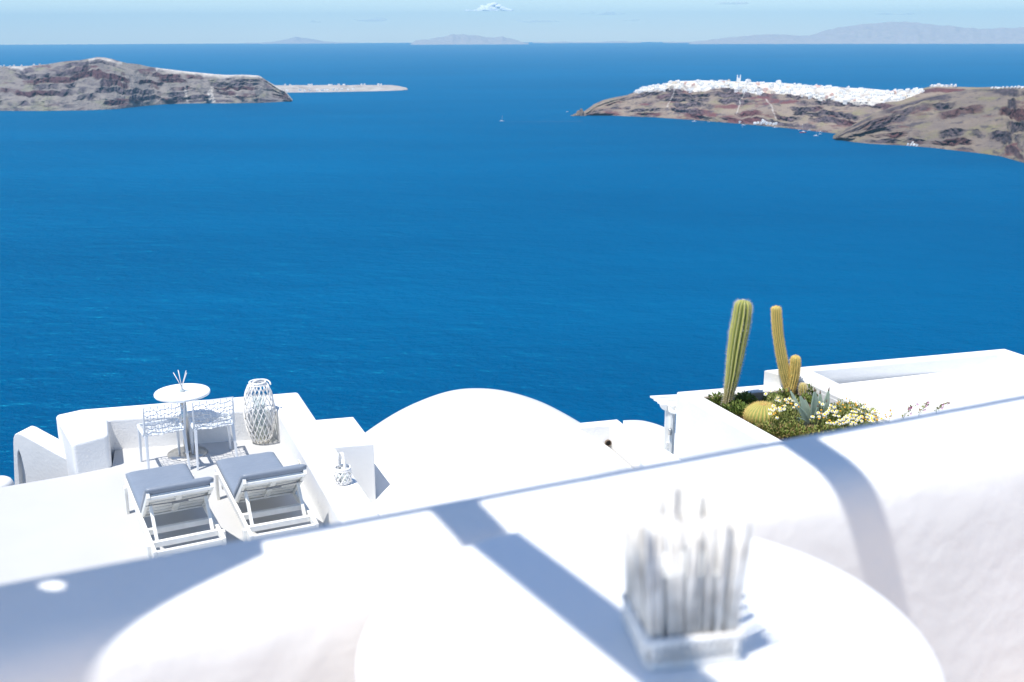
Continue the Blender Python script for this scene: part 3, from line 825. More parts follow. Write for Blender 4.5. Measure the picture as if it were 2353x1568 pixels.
# ------------------------------------------------------------------ pedestal table on the lower terrace and reed diffuser
tb = tag(empty('pedestal_table', (-3.821, 11.97, ZF)), 'round white table on a steel column between the pierced chairs', 'table')
bm = bmesh.new(); lathe(bm, [(0.29, 0.728), (0.308, 0.731), (0.315, 0.742), (0.315, 0.756), (0.308, 0.766), (0.29, 0.77)], 64); obj('table_top', bm, M_TABLE, tb)
bm = bmesh.new(); lathe(bm, [(0.036, 0.012), (0.036, 0.728)], 28); obj('column', bm, M_STEEL, tb)
bm = bmesh.new(); lathe(bm, [(0.228, 0.0), (0.23, 0.004), (0.228, 0.009), (0.12, 0.0125), (0.05, 0.014)], 64); obj('base_plate', bm, M_STEEL, tb)
bm = bmesh.new(); lathe(bm, [(0.05, 0.0142), (0.045, 0.03), (0.037, 0.034)], 28); obj('collar', bm, M_STEEL, tb)
df = tag(empty('reed_diffuser', (-3.815, 11.955, ZF + 0.771)), 'small glass reed diffuser with five white sticks on the pedestal table', 'diffuser')
bm = bmesh.new(); lathe(bm, [(0.030, 0.0), (0.032, 0.004), (0.032, 0.028), (0.020, 0.036), (0.031, 0.044), (0.030, 0.058), (0.014, 0.068), (0.013, 0.085)], 24); obj('glass_bottle', bm, M_GLASS, df)
bm = bmesh.new(); lathe(bm, [(0.0275, 0.004), (0.0275, 0.018)], 20); obj('scented_oil', bm, M_FROST, df)
for dx, dy, hh in ((-0.085, 0.01, 0.225), (-0.035, 0.03, 0.25), (-0.015, -0.02, 0.255), (0.06, 0.02, 0.245), (0.075, -0.015, 0.23)):
    bm = bmesh.new(); tube(bm, [(-dx * 0.12, -dy * 0.12, 0.03), (dx, dy, hh)], 0.0042, 6); obj('reed', bm, M_REED, df)

# ------------------------------------------------------------------ wicker lanterns
def weave(bm, prof, turns, n, r, phase=0.0, steps=26):
    """two crossing families of canes over a turned outline prof(t) -> (radius, z)"""
    for sgn in (1, -1):
        for k in range(n):
            pts = []
            for i in range(steps + 1):
                t = i / steps; rr, z = prof(t)
                a = 2 * math.pi * k / n + sgn * turns * 2 * math.pi * t + phase + 0.03 * math.sin(9 * t + k)
                rr += 0.004 * sgn * math.sin(a * 3) + 0.002 * math.sin(k * 7 + i)
                pts.append((rr * math.cos(a), rr * math.sin(a), z))
            tube(bm, pts, r * (0.85 + 0.3 * random.random()), 5)
bl = at(601, 1013, ZF)
bl = Vector((-3.03, 12.33, ZF))
ln = tag(empty('wicker_lantern', bl), 'tall whitewashed wicker lantern in the terrace corner', 'lantern')
def pl_(t):
    z = 0.03 + 0.70 * t
    r_ = 0.088 + (0.180 - 0.088) * math.sin(math.pi * min(1, (t * 0.92 + 0.02))) ** 0.62
    if t > 0.8: r_ = r_ * (1 - (t - 0.8)) + 0.10 * (t - 0.8)
    return r_, z
bm = bmesh.new(); weave(bm, pl_, 0.28, 18, 0.0062); tag(obj('woven_canes', bm, M_WICKER, ln), kind='stuff')
bm = bmesh.new(); tube(bm, [(0.098 * math.cos(a * math.pi / 16), 0.098 * math.sin(a * math.pi / 16), 0.735) for a in range(32)], 0.011, 8, closed=True); obj('rim_ring', bm, M_WICKER, ln)
bm = bmesh.new(); tube(bm, [(0.093 * math.cos(a * math.pi / 16), 0.093 * math.sin(a * math.pi / 16), 0.762) for a in range(32)], 0.011, 8, closed=True); obj('rim_ring', bm, M_WICKER, ln)
bm = bmesh.new(); lathe(bm, [(0.088, 0.0), (0.09, 0.004), (0.09, 0.03), (0.086, 0.034)], 32); obj('base_disc', bm, M_WICKBASE, ln)
bm = bmesh.new(); lathe(bm, [(0.07, 0.035), (0.07, 0.60), (0.067, 0.60), (0.067, 0.04)], 32, cap=False); obj('glass_cylinder', bm, M_GLASS, ln)
bm = bmesh.new(); lathe(bm, [(0.04, 0.035), (0.04, 0.19), (0.036, 0.195)], 24); obj('candle', bm, M_CANDLE, ln)
bm = bmesh.new()
hp_ = []
for i in range(15):
    a = math.pi * i / 14
    hp_.append((0.105 * math.cos(a) * 0.95 + 0.05, 0.105 * math.cos(a) * 0.3 - 0.02 + 0.13 * math.sin(a) * 0.4, 0.755 + 0.045 * math.sin(a) - 0.03 * (1 - i / 14)))
tube(bm, hp_, 0.010, 7); obj('bail_handle', bm, M_WICKER, ln)

bb = tag(empty('basket_lantern', (-1.70, 10.13, ZW)), 'small round white wicker basket lantern with hoop handle on the wall', 'lantern')
def pb_(t):
    return 0.062 + (0.084 - 0.062) * math.sin(math.pi * min(1, 0.1 + 0.82 * t)) ** 0.7, 0.014 + 0.145 * t
bm = bmesh.new(); weave(bm, pb_, 0.16, 11, 0.0075, steps=12); tag(obj('woven_canes', bm, M_WICKER, bb), kind='stuff')
for zz, rr in ((0.013, 0.068), (0.15, 0.079), (0.168, 0.077)):
    bm = bmesh.new(); tube(bm, [(rr * math.cos(a * math.pi / 14), rr * math.sin(a * math.pi / 14), zz) for a in range(28)], 0.0095, 7, closed=True); obj('rim_ring', bm, M_WICKER, bb)
bm = bmesh.new(); lathe(bm, [(0.05, 0.012), (0.05, 0.12), (0.047, 0.12), (0.047, 0.016)], 24, cap=False); obj('glass_cup', bm, M_GLASS, bb)
bm = bmesh.new()
pr = None
for i in range(25):
    a = math.pi * i / 24
    c_ = Vector((0.078 * math.cos(a) * 0.5, 0.078 * math.cos(a) * -0.87, 0.125 + 0.205 * math.sin(a) ** 0.8))
    q = [bm.verts.new(c_ + Vector((0.87, 0.5, 0)) * 0.015), bm.verts.new(c_ - Vector((0.87, 0.5, 0)) * 0.015)]
    if pr: bm.faces.new((pr[0], pr[1], q[1], q[0])).smooth = True
    pr = q
md = obj('hoop_handle', bm, M_WICKER, bb).modifiers.new('t', 'SOLIDIFY'); md.thickness = 0.007

# socket on the parapet's inner face
cin = Vector((-2.86, 12.45)); tS = 1.47
sp = Vector((cin.x + SD.x * tS, cin.y + SD.y * tS, ZF + 0.20)); nS = Vector((-0.929, -0.371, 0))
so = tag(empty('wall_socket', sp), 'small ivory double socket on the parapet beside the sunbed', 'socket')
ang = math.atan2(SD.y, SD.x)
bm = bmesh.new(); box(bm, nS * 0.006, (0.16, 0.014, 0.085), Matrix.Rotation(ang, 3, 'Z')); obj('face_plate', bm, M_SOCKET, so, bevel=0.003, seg=2)
for k in (-1, 1):
    bm = bmesh.new(); box(bm, nS * 0.016 + Vector((SD.x, SD.y, 0)) * 0.038 * k, (0.05, 0.008, 0.05), Matrix.Rotation(ang, 3, 'Z')); obj('flap', bm, M_WOODW, so, bevel=0.002, seg=2)

# ------------------------------------------------------------------ sunbeds
def make_lounger():
    t = empty('sunbed', (0, 0, 0))
    H, W = 0.31, 0.305; hinge = -1.02; BA = R(37); BL = 0.70
    cb, sb = math.cos(BA), math.sin(BA)
    for sx in (-1, 1):
        bm = bmesh.new(); box(bm, (W * sx, -0.93, H - 0.035), (0.032, 1.86, 0.07)); obj('side_rail', bm, M_WOODW, t, bevel=0.004, seg=2)
        bm = bmesh.new(); box(bm, ((W + 0.031) * sx, -0.17, H / 2 - 0.01), (0.03, 0.062, H - 0.02)); obj('leg', bm, M_WOODW, t, bevel=0.004, seg=2)
        bm = bmesh.new(); box(bm, ((W + 0.031) * sx, -1.66, H / 2 + 0.01), (0.03, 0.062, H - 0.05)); obj('leg', bm, M_WOODW, t, bevel=0.004, seg=2)
        bm = bmesh.new(); tube(bm, [((W + 0.05) * sx, -1.70, 0.075), ((W + 0.085) * sx, -1.70, 0.075)], 0.075, 20); obj('wheel', bm, M_WOODW, t)
        bm = bmesh.new(); beam(bm, ((W - 0.02) * sx, hinge, H + 0.005), ((W - 0.02) * sx, hinge - BL * cb, H + 0.005 + BL * sb), 0.03, 0.055); obj('back_rail', bm, M_WOODW, t, bevel=0.004, seg=2)
        bm = bmesh.new(); beam(bm, ((W - 0.055) * sx, hinge - 0.44 * cb, H - 0.02 + 0.44 * sb), ((W - 0.055) * sx, hinge - 0.60, H - 0.05), 0.028, 0.045); obj('support_strut', bm, M_WOODW, t, bevel=0.003, seg=2)
    for y, z, d in ((-0.02, H - 0.035, 0.03), (-1.84, H - 0.035, 0.04), (-1.30, H - 0.05, 0.045), (-0.17, 0.13, 0.03), (-1.63, H - 0.035, 0.045)):
        bm = bmesh.new(); box(bm, (0, y, z), (2 * W - 0.034, d, 0.055)); obj('cross_bar', bm, M_WOODW, t, bevel=0.004, seg=2)
    for k in range(9):
        bm = bmesh.new(); box(bm, (0, -0.09 - k * 0.112, H - 0.012), (2 * W - 0.036, 0.07, 0.018)); obj('seat_slat', bm, M_WOODW, t)
    rb = Matrix.Rotation(-BA, 3, 'X')
    for k in range(6):
        d = 0.07 + k * 0.112
        bm = bmesh.new(); box(bm, (0, hinge - d * cb, H + 0.004 + d * sb), (2 * W - 0.075, 0.085, 0.016), rb); obj('back_slat', bm, M_WOODW, t)
    bm = bmesh.new(); beam(bm, (0, hinge - 0.06 * cb, H - 0.018 + 0.06 * sb), (0, hinge - 0.64 * cb, H - 0.018 + 0.64 * sb), 0.05, 0.018); obj('back_brace', bm, M_WOODW, t)
    bm = bmesh.new(); beam(bm, (-W + 0.02, hinge - 0.665 * cb, H - 0.012 + 0.665 * sb), (W - 0.02, hinge - 0.665 * cb, H - 0.012 + 0.665 * sb), 0.05, 0.03); obj('top_bar', bm, M_WOODW, t, bevel=0.004, seg=2)
    # strap behind the backrest
    bm = bmesh.new(); tube(bm, [(-W + 0.01, hinge - 0.47 * cb, H - 0.03 + 0.47 * sb), (-0.04, hinge - 0.45 * cb, H - 0.036 + 0.45 * sb), (0.06, hinge - 0.46 * cb, H - 0.034 + 0.46 * sb), (W - 0.01, hinge - 0.48 * cb, H - 0.03 + 0.48 * sb)], 0.0055, 6); st = obj('strap', bm, M_CORD, t)
    bm = bmesh.new(); beam(bm, (-0.06, hinge - 0.452 * cb, H - 0.040 + 0.452 * sb), (0.09, hinge - 0.46 * cb, H - 0.040 + 0.46 * sb), 0.014, 0.02); obj('strap_tie', bm, M_CORD, st)
    # cushion: one bent slab with soft, slightly rumpled faces
    TH = 0.085; bm = bmesh.new(); rings = []
    path = [(-0.015 - 1.0 * k / 26, 0.0, 0) for k in range(27)] + [(hinge + 0.004 - BL * 1.03 * k / 18 * cb, BL * 1.03 * k / 18 * sb, BA) for k in range(1, 19)]
    N = len(path); nu = 22
    for i, (y, dz, a) in enumerate(path):
        if 24 <= i <= 28: a = BA * (i - 24) / 4.0
        n_ = Vector((0, math.sin(a), math.cos(a)))
        endf = min(1, min(i, N - 1 - i) / 1.6)
        rnd_ = 0.35 + 0.65 * math.sin(endf * math.pi / 2) if endf < 1 else 1
        ring = []
        for k in range(nu):
            u = -1 + 2 * k / (nu - 1)
            ed = (1 - abs(u) ** 9) ** 0.5 if abs(u) < 1 else 0
            bul = (0.5 + 0.5 * max(ed, 0.15)) * rnd_
            wr = 0.0035 * noise.noise(Vector((u * 3, y * 7, dz * 6))) + (0.004 * noise.noise(Vector((u * 16, y * 3, 1))) if abs(u) > 0.8 or i > N - 6 else 0)
            ring.append((Vector((u * 0.305, y, H + 0.008 + dz)) + n_ * (TH * (0.5 + 0.5 * bul) + wr), Vector((u * 0.305, y, H + 0.008 + dz)) + n_ * (TH * (0.5 - 0.5 * bul))))
        rings.append([bm.verts.new(p[0]) for p in ring] + [bm.verts.new(p[1]) for p in reversed(ring)])
    L_ = 2 * nu
    for A, B in zip(rings, rings[1:]):
        for k in range(L_): bm.faces.new((A[k], A[(k + 1) % L_], B[(k + 1) % L_], B[k])).smooth = True
    bm.faces.new(rings[0][::-1]).smooth = True; bm.faces.new(rings[-1]).smooth = True
    cu = obj('cushion', bm, M_CUSH, t)
    bm = bmesh.new()
    for q in (0, nu - 1):
        pass
    bm.free()
    return t
lg = make_lounger()
lg.location = (-3.735, 10.61, ZF); lg.rotation_euler.z = R(26.5)
tag(lg, 'white wooden sunbed with blue grey cushion nearer the open floor', 'sunbed', 'pair of sunbeds on the lower terrace')
l2 = copy_tree(lg)
l2.location = (-2.885, 10.945, ZF); l2.rotation_euler.z = R(24.5)
tag(l2, 'white wooden sunbed with blue grey cushion next to the parapet with the socket', 'sunbed', 'pair of sunbeds on the lower terrace')

# ------------------------------------------------------------------ near table and stick holder
nt_ = tag(empty('near_round_table', (0.184, 1.361, 0)), 'large round white table top out of focus in the foreground', 'table')
bm = bmesh.new(); lathe(bm, [(0.375, 0.712), (0.392, 0.714), (0.4, 0.722), (0.4, 0.732), (0.394, 0.739), (0.385, 0.741)], 96); obj('table_top', bm, M_TABLE, nt_)
bm = bmesh.new(); lathe(bm, [(0.038, 0.012), (0.038, 0.712)], 24); obj('column', bm, M_STEEL, nt_)
bm = bmesh.new(); lathe(bm, [(0.25, 0.0), (0.25, 0.008), (0.05, 0.014)], 48); obj('base_plate', bm, M_STEEL, nt_)

hb = at(1560, 1476, 0.742)
ho = tag(empty('stick_holder', (hb.x, hb.y, 0.742), R(9)), 'square white holder ringed with bleached sticks on the foreground table', 'holder')
hw = 0.060
bm = bmesh.new(); box(bm, (0, 0, 0.006), (2 * hw + 0.012, 2 * hw + 0.012, 0.012)); obj('tray', bm, M_WICKER, ho, bevel=0.006, seg=3)
bm = bmesh.new()
tube(bm, [(sx * (hw + 0.004), sy * (hw + 0.004), 0.042) for sx, sy in ((-1, -1), (1, -1), (1, 1), (-1, 1))], 0.006, 8, closed=True); obj('tray_rail', bm, M_WICKER, ho)
rnd = random.Random(12)
for side in range(4):
    rot = Matrix.Rotation(side * math.pi / 2, 4, 'Z')
    for k in range(11):
        u = -hw + 2 * hw * (k + 0.5) / 11
        bm = bmesh.new(); tube(bm, [rot @ Vector((u, -hw - 0.004, 0.01)), rot @ Vector((u, -hw - 0.004, 0.042))], 0.0035, 6); obj('tray_spindle', bm, M_WICKER, ho)
    for k in range(19):
        u = -hw + 2 * hw * (k + 0.5) / 19 + rnd.uniform(-0.002, 0.002)
        inn = 0.003 + 0.009 * (k % 2)
        top = 0.216 + rnd.uniform(-0.012, 0.008)
        fl = rnd.uniform(0.004, 0.016)
        a = rot @ Vector((u, -hw + inn, 0.012)); b_ = rot @ Vector((u * 1.17 + rnd.uniform(-0.007, 0.007), -hw + inn - fl, top))
        mid = a.lerp(b_, 0.5) + Vector((rnd.uniform(-0.002, 0.002), rnd.uniform(-0.002, 0.002), 0))
        bm = bmesh.new(); tube(bm, [a, mid, b_], rnd.uniform(0.0026, 0.0042), 6); obj('stick', bm, M_STICK, ho)
bm = bmesh.new()
g = hw - 0.018
prism(bm, [(-g, -g), (g, -g), (g, g), (-g, g)], 0.012, 0.12); obj('frosted_glass_box', bm, M_FROST, ho, bevel=0.004, seg=2)

# ------------------------------------------------------------------ gate with slatted canopy, against the planter
gz = EYE - 3.80
gt = tag(empty('slatted_gate', (1.75, 11.1, EYE - 4.6)), 'white wooden gate post with slatted canopy beside the planter', 'gate')
def gl(p): return Vector(p) - gt.location
aL = at(1493.5, 909.8, gz); aR = at(1556, 906.0, gz); aN = at(1555, 938.5, gz)
aN2 = at(1546, 934.5, gz)
for k in range(6):
    t0, t1 = k / 6, (k + 0.93) / 6
    l0, l1 = aL.lerp(aN2, t0), aL.lerp(aN2, t1)
    r0, r1 = aR.lerp(aN, t0) + Vector((0.06, 0.0, 0)), aR.lerp(aN, t1) + Vector((0.06, 0.0, 0))
    zd = Vector((0, 0, -0.012 * k))
    bm = bmesh.new()
    v = [bm.verts.new(gl(p + zd)) for p in (l0, r0, r1, l1)] + [bm.verts.new(gl(p + zd - Vector((0, 0, 0.02)))) for p in (l0, r0, r1, l1)]
    for f in ((0, 1, 2, 3), (7, 6, 5, 4), (0, 4, 5, 1), (1, 5, 6, 2), (2, 6, 7, 3), (3, 7, 4, 0)): bm.faces.new([v[i] for i in f])
    obj('canopy_slat', bm, M_WOODW, gt)
def gcol(x, y, dist):            # point on a measured direction at a plan distance
    r = ray(x, y); t = dist / r.y
    return Vector((r.x * t, dist, EYE + r.z * t))
GD = 11.0
p0, p1 = gcol(1526.5, 1036, GD + 0.05), gcol(1531, 940, GD + 0.05)
q0, q1 = gcol(1537, 1040, GD), gcol(1544, 938, GD)
bm = bmesh.new(); beam(bm, gl(gcol(1530, 1060, GD + 0.05)), gl(gcol(1534.5, 930, GD + 0.05)), 0.052, 0.06, up=Vector((0, 1, 0))); obj('post', bm, M_WOODW, gt, bevel=0.004, seg=2)
bm = bmesh.new(); beam(bm, gl(gcol(1538.2, 1060, GD)), gl(gcol(1545, 932, GD)), 0.03, 0.05, up=Vector((0, 1, 0))); obj('gate_leaf', bm, M_WOODW, gt, bevel=0.003, seg=2)
bm = bmesh.new(); beam(bm, gl(gcol(1544.5, 1060, GD + 0.02)), gl(gcol(1549.5, 930, GD + 0.02)), 0.025, 0.04, up=Vector((0, 1, 0))); obj('hinge_stile', bm, M_WOODW, gt)
# scrolled bracket
bm = bmesh.new(); pts = [gcol(1517, 930.5, GD), gcol(1534, 929.5, GD), gcol(1533, 944, GD), gcol(1526.5, 943.5, GD), gcol(1521, 940.5, GD), gcol(1517.5, 935.5, GD)]
a_ = [bm.verts.new(gl(p)) for p in pts]; b2 = [bm.verts.new(gl(p + Vector((0, 0.07, 0)))) for p in pts]
bm.faces.new(a_); bm.faces.new(b2[::-1])
for i in range(len(pts)): bm.faces.new((a_[i], a_[(i + 1) % len(pts)], b2[(i + 1) % len(pts)], b2[i]))
obj('scrolled_bracket', bm, M_WOODW, gt, bevel=0.004, seg=2)
lc = gl(gcol(1539.5, 993, GD - 0.035))
bm = bmesh.new(); lathe(bm, [(0.018, -0.032), (0.02, -0.028), (0.02, 0.028), (0.018, 0.032)], 20, c=lc); obj('metal_lamp', bm, M_STEEL, gt)
bm = bmesh.new(); box(bm, gl(gcol(1533.5, 1022, GD - 0.01)), (0.03, 0.02, 0.055)); obj('latch_box', bm, M_WOODW, gt, bevel=0.003, seg=2)
# ledge in front of the gate
bm = bmesh.new()
zl = EYE - 4.13
lp = [at(1470, 1040, zl), at(1528, 1031, zl), at(1553, 1046, zl), at(1640, 1110, zl), at(1500, 1150, zl)]
prism(bm, [p.xy for p in lp], zl - 1.5, zl)
tag(obj('stair_ledge', bm, M_PLASTER, bevel=0.02), 'white plaster ledge at the foot of the slatted gate', 'wall')

# ------------------------------------------------------------------ cacti
def cactus_stem(name, pts, rads, ribs, depth, m, parent, cork_to=0.25, seg=10, rot=0.0):
    """ribbed column along pts (3-D), dome-topped"""
    P_ = [Vector(p) for p in pts]
    def sample(t):
        f = t * (len(P_) - 1); i = min(int(f), len(P_) - 2); u = f - i
        p_1 = P_[max(i - 1, 0)]; p2 = P_[i]; p3 = P_[i + 1]; p4 = P_[min(i + 2, len(P_) - 1)]
        pos = 0.5 * ((2 * p2) + (p3 - p_1) * u + (2 * p_1 - 5 * p2 + 4 * p3 - p4) * u * u + (3 * p2 - p_1 - 3 * p3 + p4) * u ** 3)
        return pos, rads[i] + (rads[i + 1] - rads[i]) * u
    n = ribs * 4; rows = seg * (len(P_) - 1)
    bm = bmesh.new(); l1 = bm.verts.layers.float.new('rib'); l2 = bm.verts.layers.float.new('cork')
    rings = []; are = []
    L_ = (P_[-1] - P_[0]).length
    for j in range(rows + 1):
        t = j / rows
        p, r_ = sample(t); pa_, _ = sample(max(0, t - 0.01)); pb2, _ = sample(min(1, t + 0.01))
        d = (pb2 - pa_).normalized(); x = d.cross(Vector((0, 1, 0))).normalized(); y = x.cross(d)
        topd = (1 - t) * L_
        dome = math.sqrt(max(0.0, 1 - max(0, (r_ * 1.15 - topd) / (r_ * 1.15)) ** 2)) if topd < r_ * 1.15 else 1
        dome = max(dome, 0.03)
        ring = []
        for k in range(n):
            a = 2 * math.pi * k / n + rot
            c_ = 0.5 + 0.5 * math.cos(2 * math.pi * (k % 4) / 4)
            rr = r_ * dome * (1 - depth * (1 - c_)) * (1 + 0.025 * noise.noise(Vector((a * 2, t * 14, rot))))
            q = bm.verts.new(p + x * rr * math.cos(a) + y * rr * math.sin(a)); q[l1] = c_; q[l2] = max(0, 1 - t / cork_to) ** 0.7 * 0.85 if t < cork_to else 0
            ring.append(q)
            if k % 4 == 0: are.append((q.co.copy(), (x * math.cos(a) + y * math.sin(a)).normalized(), d.copy(), r_ * dome))
        rings.append(ring)
    for A, B in zip(rings, rings[1:]):
        for k in range(n): bm.faces.new((A[k], A[(k + 1) % n], B[(k + 1) % n], B[k])).smooth = True
    bm.faces.new(rings[-1])
    o = obj(name, bm, m, parent)
    return o, are
def spines(are, every, length, per, m, parent, seed=1, up=0.35, w=0.0018):
    rnd = random.Random(seed); bm = bmesh.new()
    for i, (p, n_, d, r_) in enumerate(are):
        if every > 1 and rnd.random() > 1.0 / every: continue
        for q in range(per):
            dirv = (n_ + d * (up + rnd.uniform(-0.7, 0.7)) + n_.cross(d) * rnd.uniform(-0.9, 0.9)).normalized()
            l = length * rnd.uniform(0.6, 1.25)
            s_ = dirv.cross(Vector((rnd.uniform(-1, 1), rnd.uniform(-1, 1), rnd.uniform(-1, 1)))).normalized() * w
            s2 = dirv.cross(s_).normalized() * w
            b0 = p - n_ * 0.002
            v = [bm.verts.new(b0 + s_), bm.verts.new(b0 - s_ * 0.5 + s2), bm.verts.new(b0 - s_ * 0.5 - s2), bm.verts.new(b0 + dirv * l)]
            bm.faces.new((v[0], v[1], v[3])); bm.faces.new((v[1], v[2], v[3])); bm.faces.new((v[2], v[0], v[3]))
    tag(obj('spines', bm, m, parent), kind='stuff')
ZS = ZP - 0.09
def up_from(base, x, y):          # point on a measured direction, as far away as base
    r = ray(x, y); t = base.y / r.y
    return Vector((r.x * t, base.y, EYE + r.z * t))
cb_ = at(1669, 940, ZS)
c1 = tag(empty('column_cactus', cb_), 'tall thick green column cactus leaning by the planter corner', 'cactus')
pp = [up_from(cb_, *q) - cb_ for q in ((1668, 948), (1675, 905), (1683, 862), (1690, 815), (1698, 765), (1705, 725), (1709, 690))]
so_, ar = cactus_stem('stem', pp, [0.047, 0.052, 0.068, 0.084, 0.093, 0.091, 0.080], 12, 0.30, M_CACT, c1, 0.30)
spines(ar, 1, 0.028, 3, M_SPINE_W, c1, 2, w=0.0015)
gb = at(1817, 912, ZS)
c2_ = tag(empty('golden_cactus', gb), 'golden spiny cactus with one tall bent stem and one short arm', 'cactus')
pp = [up_from(gb, *q) - gb for q in ((1818, 918), (1815, 895), (1805, 862), (1795, 815), (1788, 770), (1785, 735), (1783, 704))]
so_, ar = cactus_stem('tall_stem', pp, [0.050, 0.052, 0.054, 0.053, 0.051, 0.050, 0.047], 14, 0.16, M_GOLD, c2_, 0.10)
spines(ar, 1.0, 0.017, 4, M_SPINE_Y, c2_, 3)
pp = [up_from(gb, *q) + Vector((0, -0.03, 0)) - gb for q in ((1811, 902), (1817, 884), (1822.5, 860), (1825.5, 838), (1826, 816))]
so_, ar = cactus_stem('short_arm', pp, [0.048, 0.050, 0.052, 0.051, 0.047], 14, 0.16, M_GOLD, c2_, 0.12)
spines(ar, 1.0, 0.017, 4, M_SPINE_Y, c2_, 4)
kb = at(1846, 918, ZS)
c3_ = tag(empty('small_cactus', kb), 'stubby young spiny cactus right of the golden cactus', 'cactus')
pp = [up_from(kb, *q) - kb for q in ((1845.5, 922), (1845.5, 908), (1845, 895), (1844.5, 880))]
so_, ar = cactus_stem('stem', pp, [0.036, 0.044, 0.046, 0.040], 12, 0.2, M_GOLD, c3_, 0.1)
spines(ar, 1, 0.012, 3, M_SPINE_W, c3_, 5)
# barrel cactus
qb = at(1752, 972, ZS)
c4_ = tag(empty('barrel_cactus', qb), 'squat round barrel cactus with yellow ribs at the front of the planter', 'cactus')
bm = bmesh.new(); l1 = bm.verts.layers.float.new('rib'); l2 = bm.verts.layers.float.new('cork'); rings = []; are = []
nr = 26
for j in range(25):
    ph = -0.35 + (math.pi / 2 + 0.33) * j / 24
    ring = []
    for k in range(nr * 4):
        a = 2 * math.pi * k / (nr * 4); c_ = 0.5 + 0.5 * math.cos(2 * math.pi * (k % 4) / 4)
        r_ = 0.172 * math.cos(ph) * (1 - 0.14 * (1 - c_)) + 0.004
        q = bm.verts.new((r_ * math.cos(a), r_ * math.sin(a), 0.07 + 0.125 * math.sin(ph) - (0.012 if j > 21 else 0))); q[l1] = c_; q[l2] = max(0, (j - 20) / 4.0)
        ring.append(q)
        if k % 4 == 0 and j < 24: are.append((q.co.copy(), Vector((math.cos(ph) * math.cos(a), math.cos(ph) * math.sin(a), math.sin(ph))), Vector((-math.sin(ph) * math.cos(a), -math.sin(ph) * math.sin(a), math.cos(ph))), r_))
    rings.append(ring)
for A, B in zip(rings, rings[1:]):
    for k in range(nr * 4): bm.faces.new((A[k], A[(k + 1) % (nr * 4)], B[(k + 1) % (nr * 4)], B[k])).smooth = True
bm.faces.new(rings[-1])
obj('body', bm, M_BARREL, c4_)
spines(are, 1, 0.022, 3, M_SPINE_Y, c4_, 6, up=0.2, w=0.001)

# agave
ab = at(1868, 978, ZS)
ag = tag(empty('agave', ab), 'grey green agave rosette with dark spear tips among the daisies', 'agave')
def agave_leaf(base, tip, w, fold=0.3):
    bm = bmesh.new(); rows = []
    d = tip - base
    side = d.cross(Vector((0.1, -1, 0.25))).normalized(); nrm = side.cross(d).normalized()
    for i in range(11):
        t = i / 10
        ww = w * (0.55 + 1.3 * t * (1 - t) * 1.6) * (1 - t ** 3.2) + 0.0012
        p = base + d * t + nrm * 0.10 * d.length * math.sin(t * math.pi) * 0.5
        row = []
        for k in range(5):
            u = -1 + k / 2
            row.append(bm.verts.new(p + side * ww * u - nrm * fold * ww * (1 - u * u)))
        rows.append(row)
    for i, (A, B) in enumerate(zip(rows, rows[1:])):
        for k in range(4):
            f = bm.faces.new((A[k], A[k + 1], B[k + 1], B[k])); f.smooth = True; f.material_index = 1 if i >= 9 else 0
    o = obj('leaf', bm, [M_AGAVE, M_AGTIP], ag)
    md = o.modifiers.new('t', 'SOLIDIFY'); md.thickness = 0.009; md.offset = 0
for tx, ty, bx, dy, w in ((1872, 891, 1870, 0.00, 0.042), (1885, 897, 1880, 0.06, 0.032), (1906, 890, 1884, 0.05, 0.034), (1901, 918, 1882, -0.02, 0.022), (1836, 903, 1860, 0.03, 0.034), (1848, 912, 1862, 0.07, 0.028), (1832, 930, 1858, -0.05, 0.034), (1812, 890, 1850, 0.10, 0.022), (1826, 958, 1856, -0.12, 0.03), (1893, 955, 1876, -0.10, 0.026), (1880, 930, 1872, -0.06, 0.024)):
    tp = up_from(ab + Vector((0, dy, 0)), tx, ty); bs = up_from(ab + Vector((0, dy * 0.3, 0)), bx, 984)
    bs.z = ZS
    agave_leaf(bs - ab, tp - ab, w)

# ------------------------------------------------------------------ planter undergrowth
def leaf_clump(bm, c, rx, ry, h, n, size, rnd, lean=0.5):
    for _ in range(n):
        a = rnd.uniform(0, 2 * math.pi); q = math.sqrt(rnd.random())
        p = Vector((c.x + rx * q * math.cos(a), c.y + ry * q * math.sin(a), c.z + h * rnd.random() ** 0.8 * (1 - 0.6 * q * q)))
        d = Vector((math.cos(a) * lean * q + rnd.uniform(-.5, .5), math.sin(a) * lean * q + rnd.uniform(-.5, .5), rnd.uniform(0.2, 1.0))).normalized()
        s_ = d.cross(Vector((rnd.uniform(-1, 1), rnd.uniform(-1, 1), 0.2))).normalized()
        l = size * rnd.uniform(0.6, 1.4); w = l * rnd.uniform(0.16, 0.3)
        nn = s_.cross(d) * l * 0.12
        v = [bm.verts.new(p), bm.verts.new(p + d * l * 0.5 + s_ * w + nn), bm.verts.new(p + d * l), bm.verts.new(p + d * l * 0.5 - s_ * w + nn)]
        bm.faces.new(v)
rnd = random.Random(21)
